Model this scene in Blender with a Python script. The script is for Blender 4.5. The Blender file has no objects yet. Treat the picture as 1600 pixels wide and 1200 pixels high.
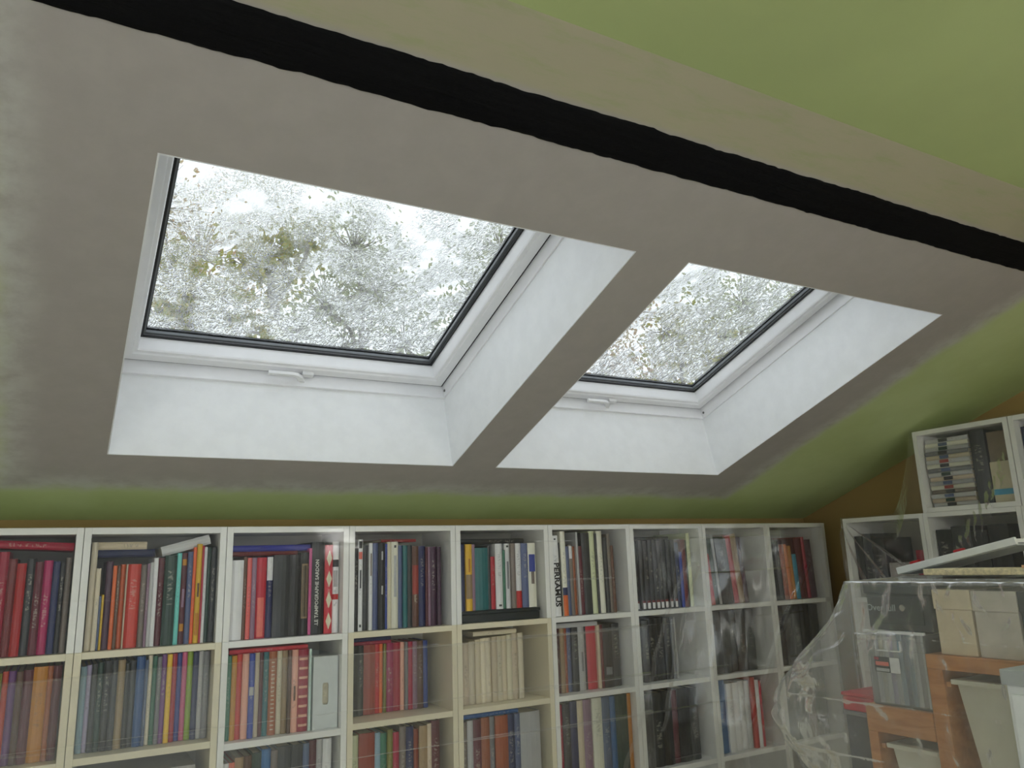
import bpy, bmesh, math, random
from mathutils import Vector, Matrix, noise

random.seed(7)
scene = bpy.context.scene
COL = scene.collection
U = 0.4                      # one bookcase pitch in metres
Z0 = 1.72                    # height of the bookcase tops above the floor
TH = math.radians(20.54)     # roof pitch
CT, ST = math.cos(TH), math.sin(TH)

def W(x, y, z):
    return Vector((x * U, y * U, z * U + Z0))

def S(x, s, d):              # roof coordinates: along the ridge, up the slope, outwards
    return W(x, 1 - s * CT + d * ST, s * ST + d * CT)

# ------------------------------------------------------------------ camera
cam_d = bpy.data.cameras.new('camera')
cam_d.sensor_width = 36.0
cam_d.lens = 1225.3 / 1600 * 36
cam_d.clip_start = 0.02
cam = bpy.data.objects.new('camera', cam_d)
COL.objects.link(cam)
yaw, pitch, roll = math.radians(-29.837), math.radians(12.795), math.radians(-1.875)
fw = Vector((-math.sin(yaw) * math.cos(pitch), math.cos(yaw) * math.cos(pitch), math.sin(pitch)))
r0 = Vector((math.cos(yaw), math.sin(yaw), 0))
u0 = r0.cross(fw)
rr = r0 * math.cos(roll) + u0 * math.sin(roll)
uu = -r0 * math.sin(roll) + u0 * math.cos(roll)
mw = Matrix((rr, uu, -fw)).transposed().to_4x4()
mw.translation = W(0.8508, -6.6221, -0.3460)
cam.matrix_world = mw
scene.camera = cam

# ------------------------------------------------------------------ world and light
world = bpy.data.worlds.new('overcast')
scene.world = world
world.use_nodes = True
wn = world.node_tree
wn.nodes['Background'].inputs[0].default_value = (0.92, 0.97, 1.03, 1)
wn.nodes['Background'].inputs[1].default_value = 0.92

def portal(name, centre, normal_to, sx, sy):
    l = bpy.data.lights.new(name, 'AREA')
    l.shape = 'RECTANGLE'
    l.size, l.size_y = sx, sy
    l.cycles.is_portal = True
    o = bpy.data.objects.new(name, l)
    COL.objects.link(o)
    o.location = centre
    o.rotation_euler = Vector(normal_to).to_track_quat('-Z', 'Y').to_euler()
    return o

nrm_in = Vector((0, -ST, -CT))
portal('daylight_portal', S(2.46, 2.96, 1.02), nrm_in, 1.12, 1.2)
portal('daylight_portal', S(5.62, 2.96, 1.02), nrm_in, 1.12, 1.2)
portal('daylight_portal', W(0.85, -9.75, -1.3), (0, 1, 0), 3.0, 2.4)

vs = scene.view_settings
vs.view_transform = 'Standard'
vs.look = 'None'
vs.gamma = 1.0
vs.exposure = 0.6
vs.use_curve_mapping = False
cy = scene.cycles
cy.use_denoising = True
cy.max_bounces = 8
cy.diffuse_bounces = 4
cy.glossy_bounces = 3
cy.transmission_bounces = 6
cy.adaptive_threshold = 0.09
cy.adaptive_min_samples = 16
cy.transparent_max_bounces = 16
cy.sample_clamp_indirect = 6.0

# ------------------------------------------------------------------ materials
def lin(c):
    out = []
    for v in c:
        v /= 255.0
        out.append(v / 12.92 if v <= 0.04045 else ((v + 0.055) / 1.055) ** 2.4)
    return (*out, 1.0)

class N:
    """tiny node helper"""
    def __init__(self, name):
        self.m = bpy.data.materials.new(name)
        self.m.use_nodes = True
        self.t = self.m.node_tree
        self.t.nodes.clear()
        self.out = self.t.nodes.new('ShaderNodeOutputMaterial')
    def n(self, kind, **kw):
        nd = self.t.nodes.new('ShaderNode' + kind)
        for k, v in kw.items():
            if k == 'inp':
                for kk, vv in v.items():
                    if isinstance(vv, bpy.types.NodeSocket):
                        self.t.links.new(vv, nd.inputs[kk])
                    else:
                        nd.inputs[kk].default_value = vv
            else:
                setattr(nd, k, v)
        return nd
    def math(self, op, a, b=0.0, c=None, clamp=False):
        nd = self.n('Math', operation=op, use_clamp=clamp)
        for i, v in enumerate((a, b) if c is None else (a, b, c)):
            if isinstance(v, bpy.types.NodeSocket):
                self.t.links.new(v, nd.inputs[i])
            else:
                nd.inputs[i].default_value = v
        return nd.outputs[0]
    def smooth(self, x, a, b):
        nd = self.n('MapRange', interpolation_type='SMOOTHSTEP')
        nd.inputs[1].default_value, nd.inputs[2].default_value = a, b
        self.t.links.new(x, nd.inputs[0])
        return nd.outputs[0]
    def mix(self, f, a, b):
        nd = self.n('Mix', data_type='RGBA')
        for i, v in ((0, f), (6, a), (7, b)):
            if isinstance(v, bpy.types.NodeSocket):
                self.t.links.new(v, nd.inputs[i])
            else:
                nd.inputs[i].default_value = v
        return nd.outputs[2]
    def coords(self, kind='Object', scale=None):
        tc = self.n('TexCoord').outputs[kind]
        if scale is None:
            return tc
        mp = self.n('Mapping')
        mp.inputs['Scale'].default_value = scale
        self.t.links.new(tc, mp.inputs[0])
        return mp.outputs[0]
    def noise(self, vec, scale, detail=4, rough=0.5, dist=0.0):
        nd = self.n('TexNoise', inp={'Vector': vec, 'Scale': scale, 'Detail': detail, 'Roughness': rough, 'Distortion': dist})
        return nd.outputs[0]
    def bump(self, h, strength=0.3, dist=0.01):
        return self.n('Bump', inp={'Height': h, 'Strength': strength, 'Distance': dist}).outputs[0]
    def principled(self, col, rough=0.5, normal=None, **kw):
        p = self.n('BsdfPrincipled')
        if isinstance(col, bpy.types.NodeSocket):
            self.t.links.new(col, p.inputs['Base Color'])
        else:
            p.inputs['Base Color'].default_value = col
        if isinstance(rough, bpy.types.NodeSocket):
            self.t.links.new(rough, p.inputs['Roughness'])
        else:
            p.inputs['Roughness'].default_value = rough
        if normal is not None:
            self.t.links.new(normal, p.inputs['Normal'])
        for k, v in kw.items():
            p.inputs[k].default_value = v
        self.t.links.new(p.outputs[0], self.out.inputs[0])
        return p
    def surface(self, sh):
        self.t.links.new(sh, self.out.inputs[0])

def simple(name, rgb, rough=0.5, var=0.06, nscale=30.0, bump=0.1, **kw):
    m = N(name)
    c = lin(rgb)
    n1 = m.noise(m.coords(), nscale, 5, 0.6)
    dark = tuple(v * (1 - var * 2) for v in c[:3]) + (1,)
    lite = tuple(min(1, v * (1 + var)) for v in c[:3]) + (1,)
    m.principled(m.mix(m.smooth(n1, 0.3, 0.7), dark, lite), rough, m.bump(n1, bump, 0.003), **kw)
    return m.m

GREEN = (198, 212, 154)
GREYP = (175, 169, 163)
OCHRE = (178, 150, 98)

def slope_material():
    m = N('old_green_paint_with_plaster_patch')
    co = m.coords('Object')                      # metres, x along the roof, y up the slope
    sep = m.n('SeparateXYZ', inp={0: co})
    x, s = sep.outputs[0], sep.outputs[1]
    wob = m.noise(co, 3.0, 5, 0.6)
    wb = m.math('MULTIPLY', m.math('SUBTRACT', wob, 0.5), 0.11)
    fine = m.noise(co, 14.0, 6, 0.65)
    # distance inside the patch rectangle
    dx0 = m.math('SUBTRACT', x, 0.18)
    dx1 = m.math('SUBTRACT', 3.02, x)
    ds = m.math('SUBTRACT', s, 0.36)
    d = m.math('MINIMUM', m.math('MINIMUM', dx0, dx1), ds)
    d = m.math('ADD', d, wb)
    patch = m.smooth(d, -0.035, 0.03)
    # right hand edge and left edge carry a chalky smear of filler
    smear = m.math('MULTIPLY', m.smooth(d, -0.05, 0.0), m.math('SUBTRACT', 1.0, m.smooth(d, 0.0, 0.10)))
    smear = m.math('MULTIPLY', smear, m.smooth(fine, 0.2, 0.7))
    g = m.mix(m.smooth(wob, 0.3, 0.7), lin((188, 202, 140)), lin(GREEN))
    # the strip above the beam was skimmed thinly: green ghosting through beige
    up = m.smooth(s, 2.06, 2.08)
    streak = m.noise(m.coords('Object', (3, 14, 1)), 2.0, 6, 0.7)
    skim = m.mix(m.smooth(streak, 0.45, 0.75), lin((174, 168, 142)), lin((162, 166, 126)))
    pl = m.mix(m.smooth(fine, 0.3, 0.75), lin((169, 163, 157)), lin(GREYP))
    pl = m.mix(up, pl, skim)
    c = m.mix(m.math('MAXIMUM', patch, up), g, pl)
    c = m.mix(m.math('MULTIPLY', smear, 0.75), c, lin((204, 206, 198)))
    bm_ = m.bump(m.math('ADD', m.noise(co, 5.0, 4), m.math('MULTIPLY', fine, 0.3)), 0.25, 0.006)
    m.principled(c, 0.75, bm_)
    return m.m

def wall_material(name, rgb, var=0.05):
    m = N(name)
    co = m.coords()
    a = m.noise(co, 2.2, 4)
    b = m.noise(co, 60.0, 4)
    c = lin(rgb)
    m.principled(m.mix(m.smooth(a, 0.3, 0.7), tuple(v * (1 - var * 2) for v in c[:3]) + (1,), c), 0.8, m.bump(b, 0.12, 0.002))
    return m.m

M_SLOPE = slope_material()
M_GREEN = wall_material('green_ceiling_paint', (190, 205, 142))
M_OCHRE = wall_material('ochre_wall_paint', OCHRE)
M_FLOORW = simple('oak_floor', (232, 228, 220), 0.5, 0.04, 6)
M_WALLW = wall_material('pale_wall_paint', (230, 230, 226))
M_LINING = simple('white_lining_board', (244, 245, 246), 0.42, 0.015, 18, 0.05)
M_PVC = simple('white_window_lacquer', (246, 246, 248), 0.3, 0.01, 20, 0.02)
M_GASKET = simple('black_rubber_gasket', (24, 25, 27), 0.5, 0.05)
M_SPACER = simple('grey_glazing_spacer', (120, 124, 128), 0.35, 0.05)
M_HANDLE = simple('white_handle_enamel', (238, 238, 238), 0.25, 0.01, 20, 0.02)
M_DARKHOLE = simple('grey_screw_cap', (118, 118, 116), 0.5, 0.05)
M_SHELF = simple('white_melamine', (245, 244, 240), 0.4, 0.02, 9, 0.03)
M_SHELFBACK = simple('white_backing_board', (206, 203, 194), 0.6, 0.02, 9, 0.03)
M_PAGES = simple('book_pages', (222, 212, 186), 0.9, 0.08, 140, 0.2)
M_PINE = None

def beam_material():
    m = N('black_painted_timber')
    co = m.coords('Object', (0.6, 9, 9))
    g = m.noise(co, 6, 8, 0.65, 0.4)
    k = m.noise(m.coords('Object', (3, 6, 6)), 3, 5, 0.6)
    m.principled(m.mix(g, lin((5, 5, 6)), lin((15, 15, 17))), 0.8, m.bump(m.math('ADD', g, k), 0.6, 0.008))
    m.t.nodes['Principled BSDF'].inputs['Specular IOR Level'].default_value = 0.15
    return m.m
M_BEAM = beam_material()

def pine_material():
    m = N('stained_pine')
    g = m.noise(m.coords('Object', (9, 2.5, 14)), 3, 6, 0.6, 0.8)
    m.principled(m.mix(m.smooth(g, 0.3, 0.7), lin((176, 112, 62)), lin((204, 142, 88))), 0.45, m.bump(g, 0.1, 0.002))
    return m.m
M_PINE = pine_material()

def rain_glass():
    m = N('rain_streaked_glass')
    co = m.coords('Object')
    # droplets, small and packed, and runs that trail down the slope
    w = m.noise(co, 9.0, 3)
    warp = m.n('VectorMath', operation='ADD', inp={0: co, 1: m.n('VectorMath', operation='SCALE', inp={0: m.n('TexNoise', inp={'Vector': co, 'Scale': 22.0, 'Detail': 2}).outputs[1], 'Scale': 0.05}).outputs[0]}).outputs[0]
    mp = m.n('Mapping'); mp.inputs['Scale'].default_value = (1.0, 0.55, 1.0); m.t.links.new(warp, mp.inputs[0])
    v1 = m.n('TexVoronoi', feature='F1', voronoi_dimensions='2D', inp={'Vector': mp.outputs[0], 'Scale': 170.0}).outputs[0]
    mp2 = m.n('Mapping'); mp2.inputs['Scale'].default_value = (1.0, 0.22, 1.0); m.t.links.new(warp, mp2.inputs[0])
    v2 = m.n('TexVoronoi', feature='F1', voronoi_dimensions='2D', inp={'Vector': mp2.outputs[0], 'Scale': 70.0}).outputs[0]
    h = m.math('ADD', m.smooth(v1, 0.55, 0.1), m.math('MULTIPLY', m.smooth(v2, 0.5, 0.1), 1.3))
    wet = m.smooth(w, 0.38, 0.55)
    wet = m.math('ADD', m.math('MULTIPLY', wet, 0.75), 0.25)
    h = m.math('MULTIPLY', h, wet)
    nrm = m.bump(h, 1.0, 0.0032)
    refr = m.n('BsdfRefraction', inp={'Color': (0.98, 0.99, 0.985, 1), 'Roughness': 0.0, 'IOR': 1.09, 'Normal': nrm})
    clear = m.n('BsdfTransparent', inp={'Color': (0.98, 0.99, 0.985, 1)})
    mx = m.n('MixShader', inp={0: m.math('MULTIPLY', wet, 0.72), 1: clear.outputs[0], 2: refr.outputs[0]})
    veil = m.n('BsdfTranslucent', inp={'Color': (0.95, 0.97, 0.97, 1)})  # pale haze mixed into the glass to wash out the trees behind
    mx3 = m.n('MixShader', inp={0: m.math('MULTIPLY', wet, 0.2), 1: mx.outputs[0], 2: veil.outputs[0]})
    m.surface(mx3.outputs[0])
    return m.m
M_RAIN = rain_glass()

def plain_glass():
    m = N('clear_pane')
    t = m.n('BsdfTransparent', inp={'Color': (0.96, 0.98, 0.97, 1)})
    g = m.n('BsdfGlossy', inp={'Roughness': 0.01})
    m.surface(m.n('MixShader', inp={0: m.n('Fresnel', inp={'IOR': 1.45}).outputs[0], 1: t.outputs[0], 2: g.outputs[0]}).outputs[0])
    return m.m
M_GLASS = plain_glass()

def film(name, haze=0.06, rough=0.13, crinkle=0.5, scl=16.0, refl=0.4, dens=0.10):
    """polythene dust sheet: mostly see-through, milky, glossy on its creases"""
    m = N(name)
    a = m.noise(m.coords('Object', (1.0, 1.0, 0.5)), scl, 3, 0.6, 0.8)
    nrm = m.bump(a, crinkle, 0.012)
    clear = m.n('BsdfTransparent', inp={'Color': (0.985, 0.985, 0.98, 1)})
    glo = m.n('BsdfGlossy', inp={'Color': (0.95, 0.95, 0.95, 1), 'Roughness': rough, 'Normal': nrm})
    fr = m.n('Fresnel', inp={'IOR': 1.5, 'Normal': nrm})
    s1 = m.n('MixShader', inp={0: m.math('MULTIPLY', fr.outputs[0], refl), 1: clear.outputs[0], 2: glo.outputs[0]})
    dif = m.n('BsdfDiffuse', inp={'Color': (0.86, 0.86, 0.83, 1)})
    tra = m.n('BsdfTranslucent', inp={'Color': (0.86, 0.86, 0.83, 1)})
    milky = m.n('MixShader', inp={0: 0.35, 1: dif.outputs[0], 2: tra.outputs[0]})
    n2 = m.noise(m.coords('Object'), 2.2, 3, 0.6)
    f2 = m.math('ADD', m.math('MULTIPLY', m.smooth(n2, 0.35, 0.75), dens), haze)
    s2 = m.n('MixShader', inp={0: f2, 1: s1.outputs[0], 2: milky.outputs[0]})
    m.surface(s2.outputs[0])
    return m.m

M_FILM = film('polythene_sheet', 0.025, 0.10, 0.05, 11.0, 0.28, 0.035)
M_FILM3 = film('polythene_sheet_side', 0.05, 0.16, 0.18, 14.0, 0.6, 0.06)
M_FILM4 = film('polythene_sheet_second', 0.05, 0.10, 0.06, 9.0, 0.35, 0.06)
M_FILM2 = film('polythene_sheet_crumpled', 0.16, 0.14, 0.25, 13.0, 0.7, 0.14)

# ------------------------------------------------------------------ mesh helpers
def link(o, parent=None):
    COL.objects.link(o)
    if parent is not None:
        o.parent = parent
    return o

def obj(name, bm, mat, parent=None, smooth=False):
    me = bpy.data.meshes.new(name)
    bmesh.ops.recalc_face_normals(bm, faces=bm.faces[:])
    bm.to_mesh(me)
    bm.free()
    if smooth:
        for p in me.polygons:
            p.use_smooth = True
    for mt in (mat if isinstance(mat, (list, tuple)) else [mat]):
        me.materials.append(mt)
    return link(bpy.data.objects.new(name, me), parent)

def empty(name, loc, rz=0.0):
    o = bpy.data.objects.new(name, None)
    o.empty_display_size = 0.1
    COL.objects.link(o)
    o.location = loc
    o.rotation_euler = (0, 0, rz)
    return o

def tag(o, label=None, cat=None, group=None, kind=None):
    if label: o['label'] = label
    if cat: o['category'] = cat
    if group: o['group'] = group
    if kind: o['kind'] = kind
    return o

def hexa(bm, pts):
    """8 points: bottom ring 0-3, top ring 4-7"""
    vs = [bm.verts.new(p) for p in pts]
    for f in ((3, 2, 1, 0), (4, 5, 6, 7), (0, 1, 5, 4), (1, 2, 6, 5), (2, 3, 7, 6), (3, 0, 4, 7)):
        bm.faces.new([vs[i] for i in f])
    return vs

def box(bm, a, b, bevel=0.0):
    x0, y0, z0 = a
    x1, y1, z1 = b
    vs = hexa(bm, ((x0, y0, z0), (x1, y0, z0), (x1, y1, z0), (x0, y1, z0), (x0, y0, z1), (x1, y0, z1), (x1, y1, z1), (x0, y1, z1)))
    if bevel:
        es = {e for v in vs for e in v.link_edges}
        bmesh.ops.bevel(bm, geom=list(es), offset=bevel, segments=2, profile=0.6, affect='EDGES')

def boxo(name, a, b, mat, parent=None, bevel=0.0):
    bm = bmesh.new()
    box(bm, a, b, bevel)
    return obj(name, bm, mat, parent)

def ubox(name, x, y, z, mat, parent=None, bevel=0.0):
    """box from ranges in bookcase units, world space"""
    a, b = W(x[0], y[0], z[0]), W(x[1], y[1], z[1])
    return boxo(name, a, b, mat, parent, bevel)

def sbox(name, x, s, d, mat, parent=None, bevel=0.0, ds=0.0):
    """box in roof coordinates; ds shifts s at the outer end (tilted boards)"""
    bm = bmesh.new()
    pts = []
    for dd, sh in ((d[0], 0), (d[1], ds)):
        pts += [S(x[0], s[0] + sh, dd), S(x[1], s[0] + sh, dd), S(x[1], s[1] + sh, dd), S(x[0], s[1] + sh, dd)]
    vs = hexa(bm, pts)
    if bevel:
        es = {e for v in vs for e in v.link_edges}
        bmesh.ops.bevel(bm, geom=list(es), offset=bevel, segments=2, profile=0.6, affect='EDGES')
    return obj(name, bm, mat, parent)

def tube(bm, pts, radii, n=8):
    rings = []
    for i, p in enumerate(pts):
        p = Vector(p)
        t = Vector(pts[min(i + 1, len(pts) - 1)]) - Vector(pts[max(i - 1, 0)])
        t.normalize()
        ref = Vector((0, 0, 1)) if abs(t.z) < 0.9 else Vector((1, 0, 0))
        a = t.cross(ref).normalized()
        b = t.cross(a)
        r = radii[i] if isinstance(radii, (list, tuple)) else radii
        rings.append([bm.verts.new(p + (a * math.cos(2 * math.pi * k / n) + b * math.sin(2 * math.pi * k / n)) * r) for k in range(n)])
    for q in range(len(rings) - 1):
        for k in range(n):
            bm.faces.new((rings[q][k], rings[q][(k + 1) % n], rings[q + 1][(k + 1) % n], rings[q + 1][k]))
    bm.faces.new(rings[0][::-1])
    bm.faces.new(rings[-1])

# ------------------------------------------------------------------ room shell
XL, XR = -3.0, 9.5
YB, YF = 0.73, -9.5
ZF = -Z0 / U
S_TOP = 5.53
Y_KINK = 1 - S_TOP * CT
Z_CEIL = S_TOP * ST
OPEN = {1: (1.10, 3.82), 2: (4.263, 6.977)}
SO0, SO1 = 1.43, 4.31
D_FR, D_GL = 0.757, 0.905

# sloping ceiling, a slab with two openings, object space = metres in the roof plane
def slope_slab():
    q = 0.0085
    xs = [XL, OPEN[1][0] - q, OPEN[1][1] + q, OPEN[2][0] - q, OPEN[2][1] + q, XR]
    ss = [-0.6, SO0 - q, SO1 + q, S_TOP]
    bm = bmesh.new()
    def hole(i, j):
        return j == 1 and i in (1, 3)
    vi, vo = {}, {}
    for i, x in enumerate(xs):
        for j, s in enumerate(ss):
            vi[i, j] = bm.verts.new((x * U, s * U, 0))
            sh = 0.09 if j in (1, 2) else 0
            vo[i, j] = bm.verts.new((x * U, (s + sh) * U, 0.86 * U))
    for i in range(5):
        for j in range(3):
            if hole(i, j):
                ring = [(i, j), (i + 1, j), (i + 1, j + 1), (i, j + 1)]
                for k in range(4):
                    a, b = ring[k], ring[(k + 1) % 4]
                    bm.faces.new((vi[a], vi[b], vo[b], vo[a]))
                continue
            bm.faces.new((vi[i, j], vi[i + 1, j], vi[i + 1, j + 1], vi[i, j + 1]))
            bm.faces.new((vo[i, j], vo[i, j + 1], vo[i + 1, j + 1], vo[i + 1, j]))
    border = [(i, 0) for i in range(6)] + [(5, j) for j in (1, 2, 3)] + [(i, 3) for i in (4, 3, 2, 1, 0)] + [(0, j) for j in (2, 1)]
    for k in range(len(border)):
        a, b = border[k], border[(k + 1) % len(border)]
        bm.faces.new((vi[a], vi[b], vo[b], vo[a]))
    o = obj('ceiling_slope', bm, M_SLOPE)
    # object axes: x, up-slope, outward
    m = Matrix(((1, 0, 0), (0, -CT, ST), (0, ST, CT))).to_4x4()
    m.translation = S(0, 0, 0)
    o.matrix_world = m
    tag(o, 'sloping grey plastered ceiling with green painted margins around two skylights', kind='structure')
slope_slab()

# flat ceiling beyond the kink, reaching a little over the slope slab
c = ubox('ceiling', (XL, XR), (YF - 0.2, Y_KINK), (Z_CEIL, Z_CEIL + 0.6), M_GREEN)
tag(c, 'flat green painted ceiling above the plastered strip', kind='structure')
f = ubox('floor', (XL, XR), (YF - 0.2, YB + 0.3), (ZF - 0.3, ZF), M_FLOORW)
tag(f, 'plain boarded floor', kind='structure')
b = ubox('wall_back', (XL, XR), (YB, YB + 0.35), (ZF, (1 - YB) * ST / CT + 0.02), M_OCHRE)
tag(b, 'low ochre knee wall behind the white bookcases', kind='structure')

def gable(name, x0, x1, mat, label):
    bm = bmesh.new()
    prof = [(YB + 0.35, ZF), (YB + 0.35, 0.15), (1 - 5.4 * CT, 5.4 * ST + 0.5), (Y_KINK, Z_CEIL + 0.5), (YF - 0.2, Z_CEIL + 0.5), (YF - 0.2, ZF)]
    lo = [bm.verts.new(W(x0, y, z)) for y, z in prof]
    hi = [bm.verts.new(W(x1, y, z)) for y, z in prof]
    bm.faces.new(lo); bm.faces.new(hi[::-1])
    n = len(prof)
    for i in range(n):
        bm.faces.new((lo[i], lo[(i + 1) % n], hi[(i + 1) % n], hi[i]))
    tag(obj(name, bm, mat), label, kind='structure')
gable('wall_right', XR, XR + 0.4, M_OCHRE, 'ochre gable wall behind the side bookcase')
gable('wall_left', XL - 0.4, XL, M_WALLW, 'pale wall on the left')

# wall behind the viewer with an unseen wide window added to brighten the room
WX0, WX1, WZ0, WZ1 = -2.8, 4.5, -4.1, 1.6
for nm, xr, zr in (('wall_front', (XL, WX0), (ZF, Z_CEIL)), ('wall_front', (WX1, XR), (ZF, Z_CEIL)), ('wall_front', (WX0, WX1), (WZ1, Z_CEIL)), ('wall_front', (WX0, WX1), (ZF, WZ0))):
    tag(ubox(nm, xr, (YF - 0.2, YF), zr, M_WALLW), 'pale wall behind the viewer', kind='structure')
w3 = empty('window_3', W((WX0 + WX1) / 2, YF - 0.1, WZ0))
tag(w3, 'unseen white framed window added behind the viewer to light the room', kind='structure')
base3 = w3.location
def lw(name, x, z, y, mat):
    a, b_ = W(x[0], y[0], z[0]) - base3, W(x[1], y[1], z[1]) - base3
    return boxo(name, a, b_, mat, w3)
for x in (WX0, (WX0 + WX1) / 2 - 0.07, WX1 - 0.14):
    lw('frame_post', (x, x + 0.14), (WZ0, WZ1), (YF - 0.18, YF - 0.02), M_PVC)
for z in (WZ0, WZ1 - 0.14):
    lw('frame_rail', (WX0 + 0.14, WX1 - 0.14), (z, z + 0.14), (YF - 0.18, YF - 0.02), M_PVC)
for x0, x1 in ((WX0 + 0.14, (WX0 + WX1) / 2 - 0.07), ((WX0 + WX1) / 2 + 0.07, WX1 - 0.14)):
    lw('pane', (x0, x1), (WZ0 + 0.14, WZ1 - 0.14), (YF - 0.11, YF - 0.09), M_GLASS)

# two unseen globe fill lamps added behind the viewer to brighten the room
def emit(name, rgb, st):
    m = N(name)
    m.surface(m.n('Emission', inp={'Color': rgb, 'Strength': st}).outputs[0])
    return m.m
M_GLOBE = emit('fill_lamp_glow', (1.0, 0.98, 0.97, 1), 24.0)
for x, y, hg, lb in ((-2.2, -8.5, 1.26, 'shorter unseen globe fill lamp added behind the viewer on the left'), (5.6, -8.7, 1.95, 'tall unseen globe fill lamp added behind the viewer on the right')):
    e = empty('fill_lamp', W(x, y, ZF))
    tag(e, lb, 'lamp', 'globe fill lamps added behind the viewer')
    bm = bmesh.new(); tube(bm, [(0, 0, 0), (0, 0, 0.02)], [0.14, 0.135], 24); obj('base', bm, M_PVC, e)
    bm = bmesh.new(); tube(bm, [(0, 0, 0.02), (0, 0, hg - 0.12)], 0.009, 10); obj('pole', bm, M_PVC, e)
    bm = bmesh.new(); bmesh.ops.create_uvsphere(bm, u_segments=24, v_segments=14, radius=0.12, matrix=Matrix.Translation((0, 0, hg))); obj('globe', bm, M_GLOBE, e, smooth=True)

# ------------------------------------------------------------------ black purlin
def purlin():
    bm = bmesh.new()
    n = 420
    rows = []
    for i in range(n + 1):
        x = XL + (XR - XL) * i / n
        lo = 4.92 + 0.009 * noise.noise((x * 2.1, 0, 3)) + 0.008 * noise.noise((x * 9, 0, 8)) + 0.006 * noise.noise((x * 25, 0, 5))
        hi = 5.16 + 0.009 * noise.noise((x * 1.7, 4, 3)) + 0.008 * noise.noise((x * 8, 7, 8)) + 0.006 * noise.noise((x * 25, 9, 5))
        d = -0.012 + 0.003 * noise.noise((x * 3, 2, 2))
        rows.append([bm.verts.new(S(x, lo, 0.02)), bm.verts.new(S(x, lo + 0.004, d + 0.006)), bm.verts.new(S(x, lo + 0.02, d)), bm.verts.new(S(x, (lo + hi) / 2, d - 0.004 * noise.noise((x * 5, 1, 1)))),
                     bm.verts.new(S(x, hi - 0.02, d)), bm.verts.new(S(x, hi - 0.004, d + 0.006)), bm.verts.new(S(x, hi, 0.02))])
    for i in range(n):
        for k in range(6):
            bm.faces.new((rows[i][k], rows[i][k + 1], rows[i + 1][k + 1], rows[i + 1][k]))
        bm.faces.new((rows[i][6], rows[i][0], rows[i + 1][0], rows[i + 1][6]))
    bm.faces.new(rows[0]); bm.faces.new(rows[-1][::-1])
    o = obj('roof_beam', bm, M_BEAM, smooth=True)
    tag(o, 'rough black painted timber beam set in the plaster above the skylights', 'beam', kind='structure')
purlin()

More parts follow.
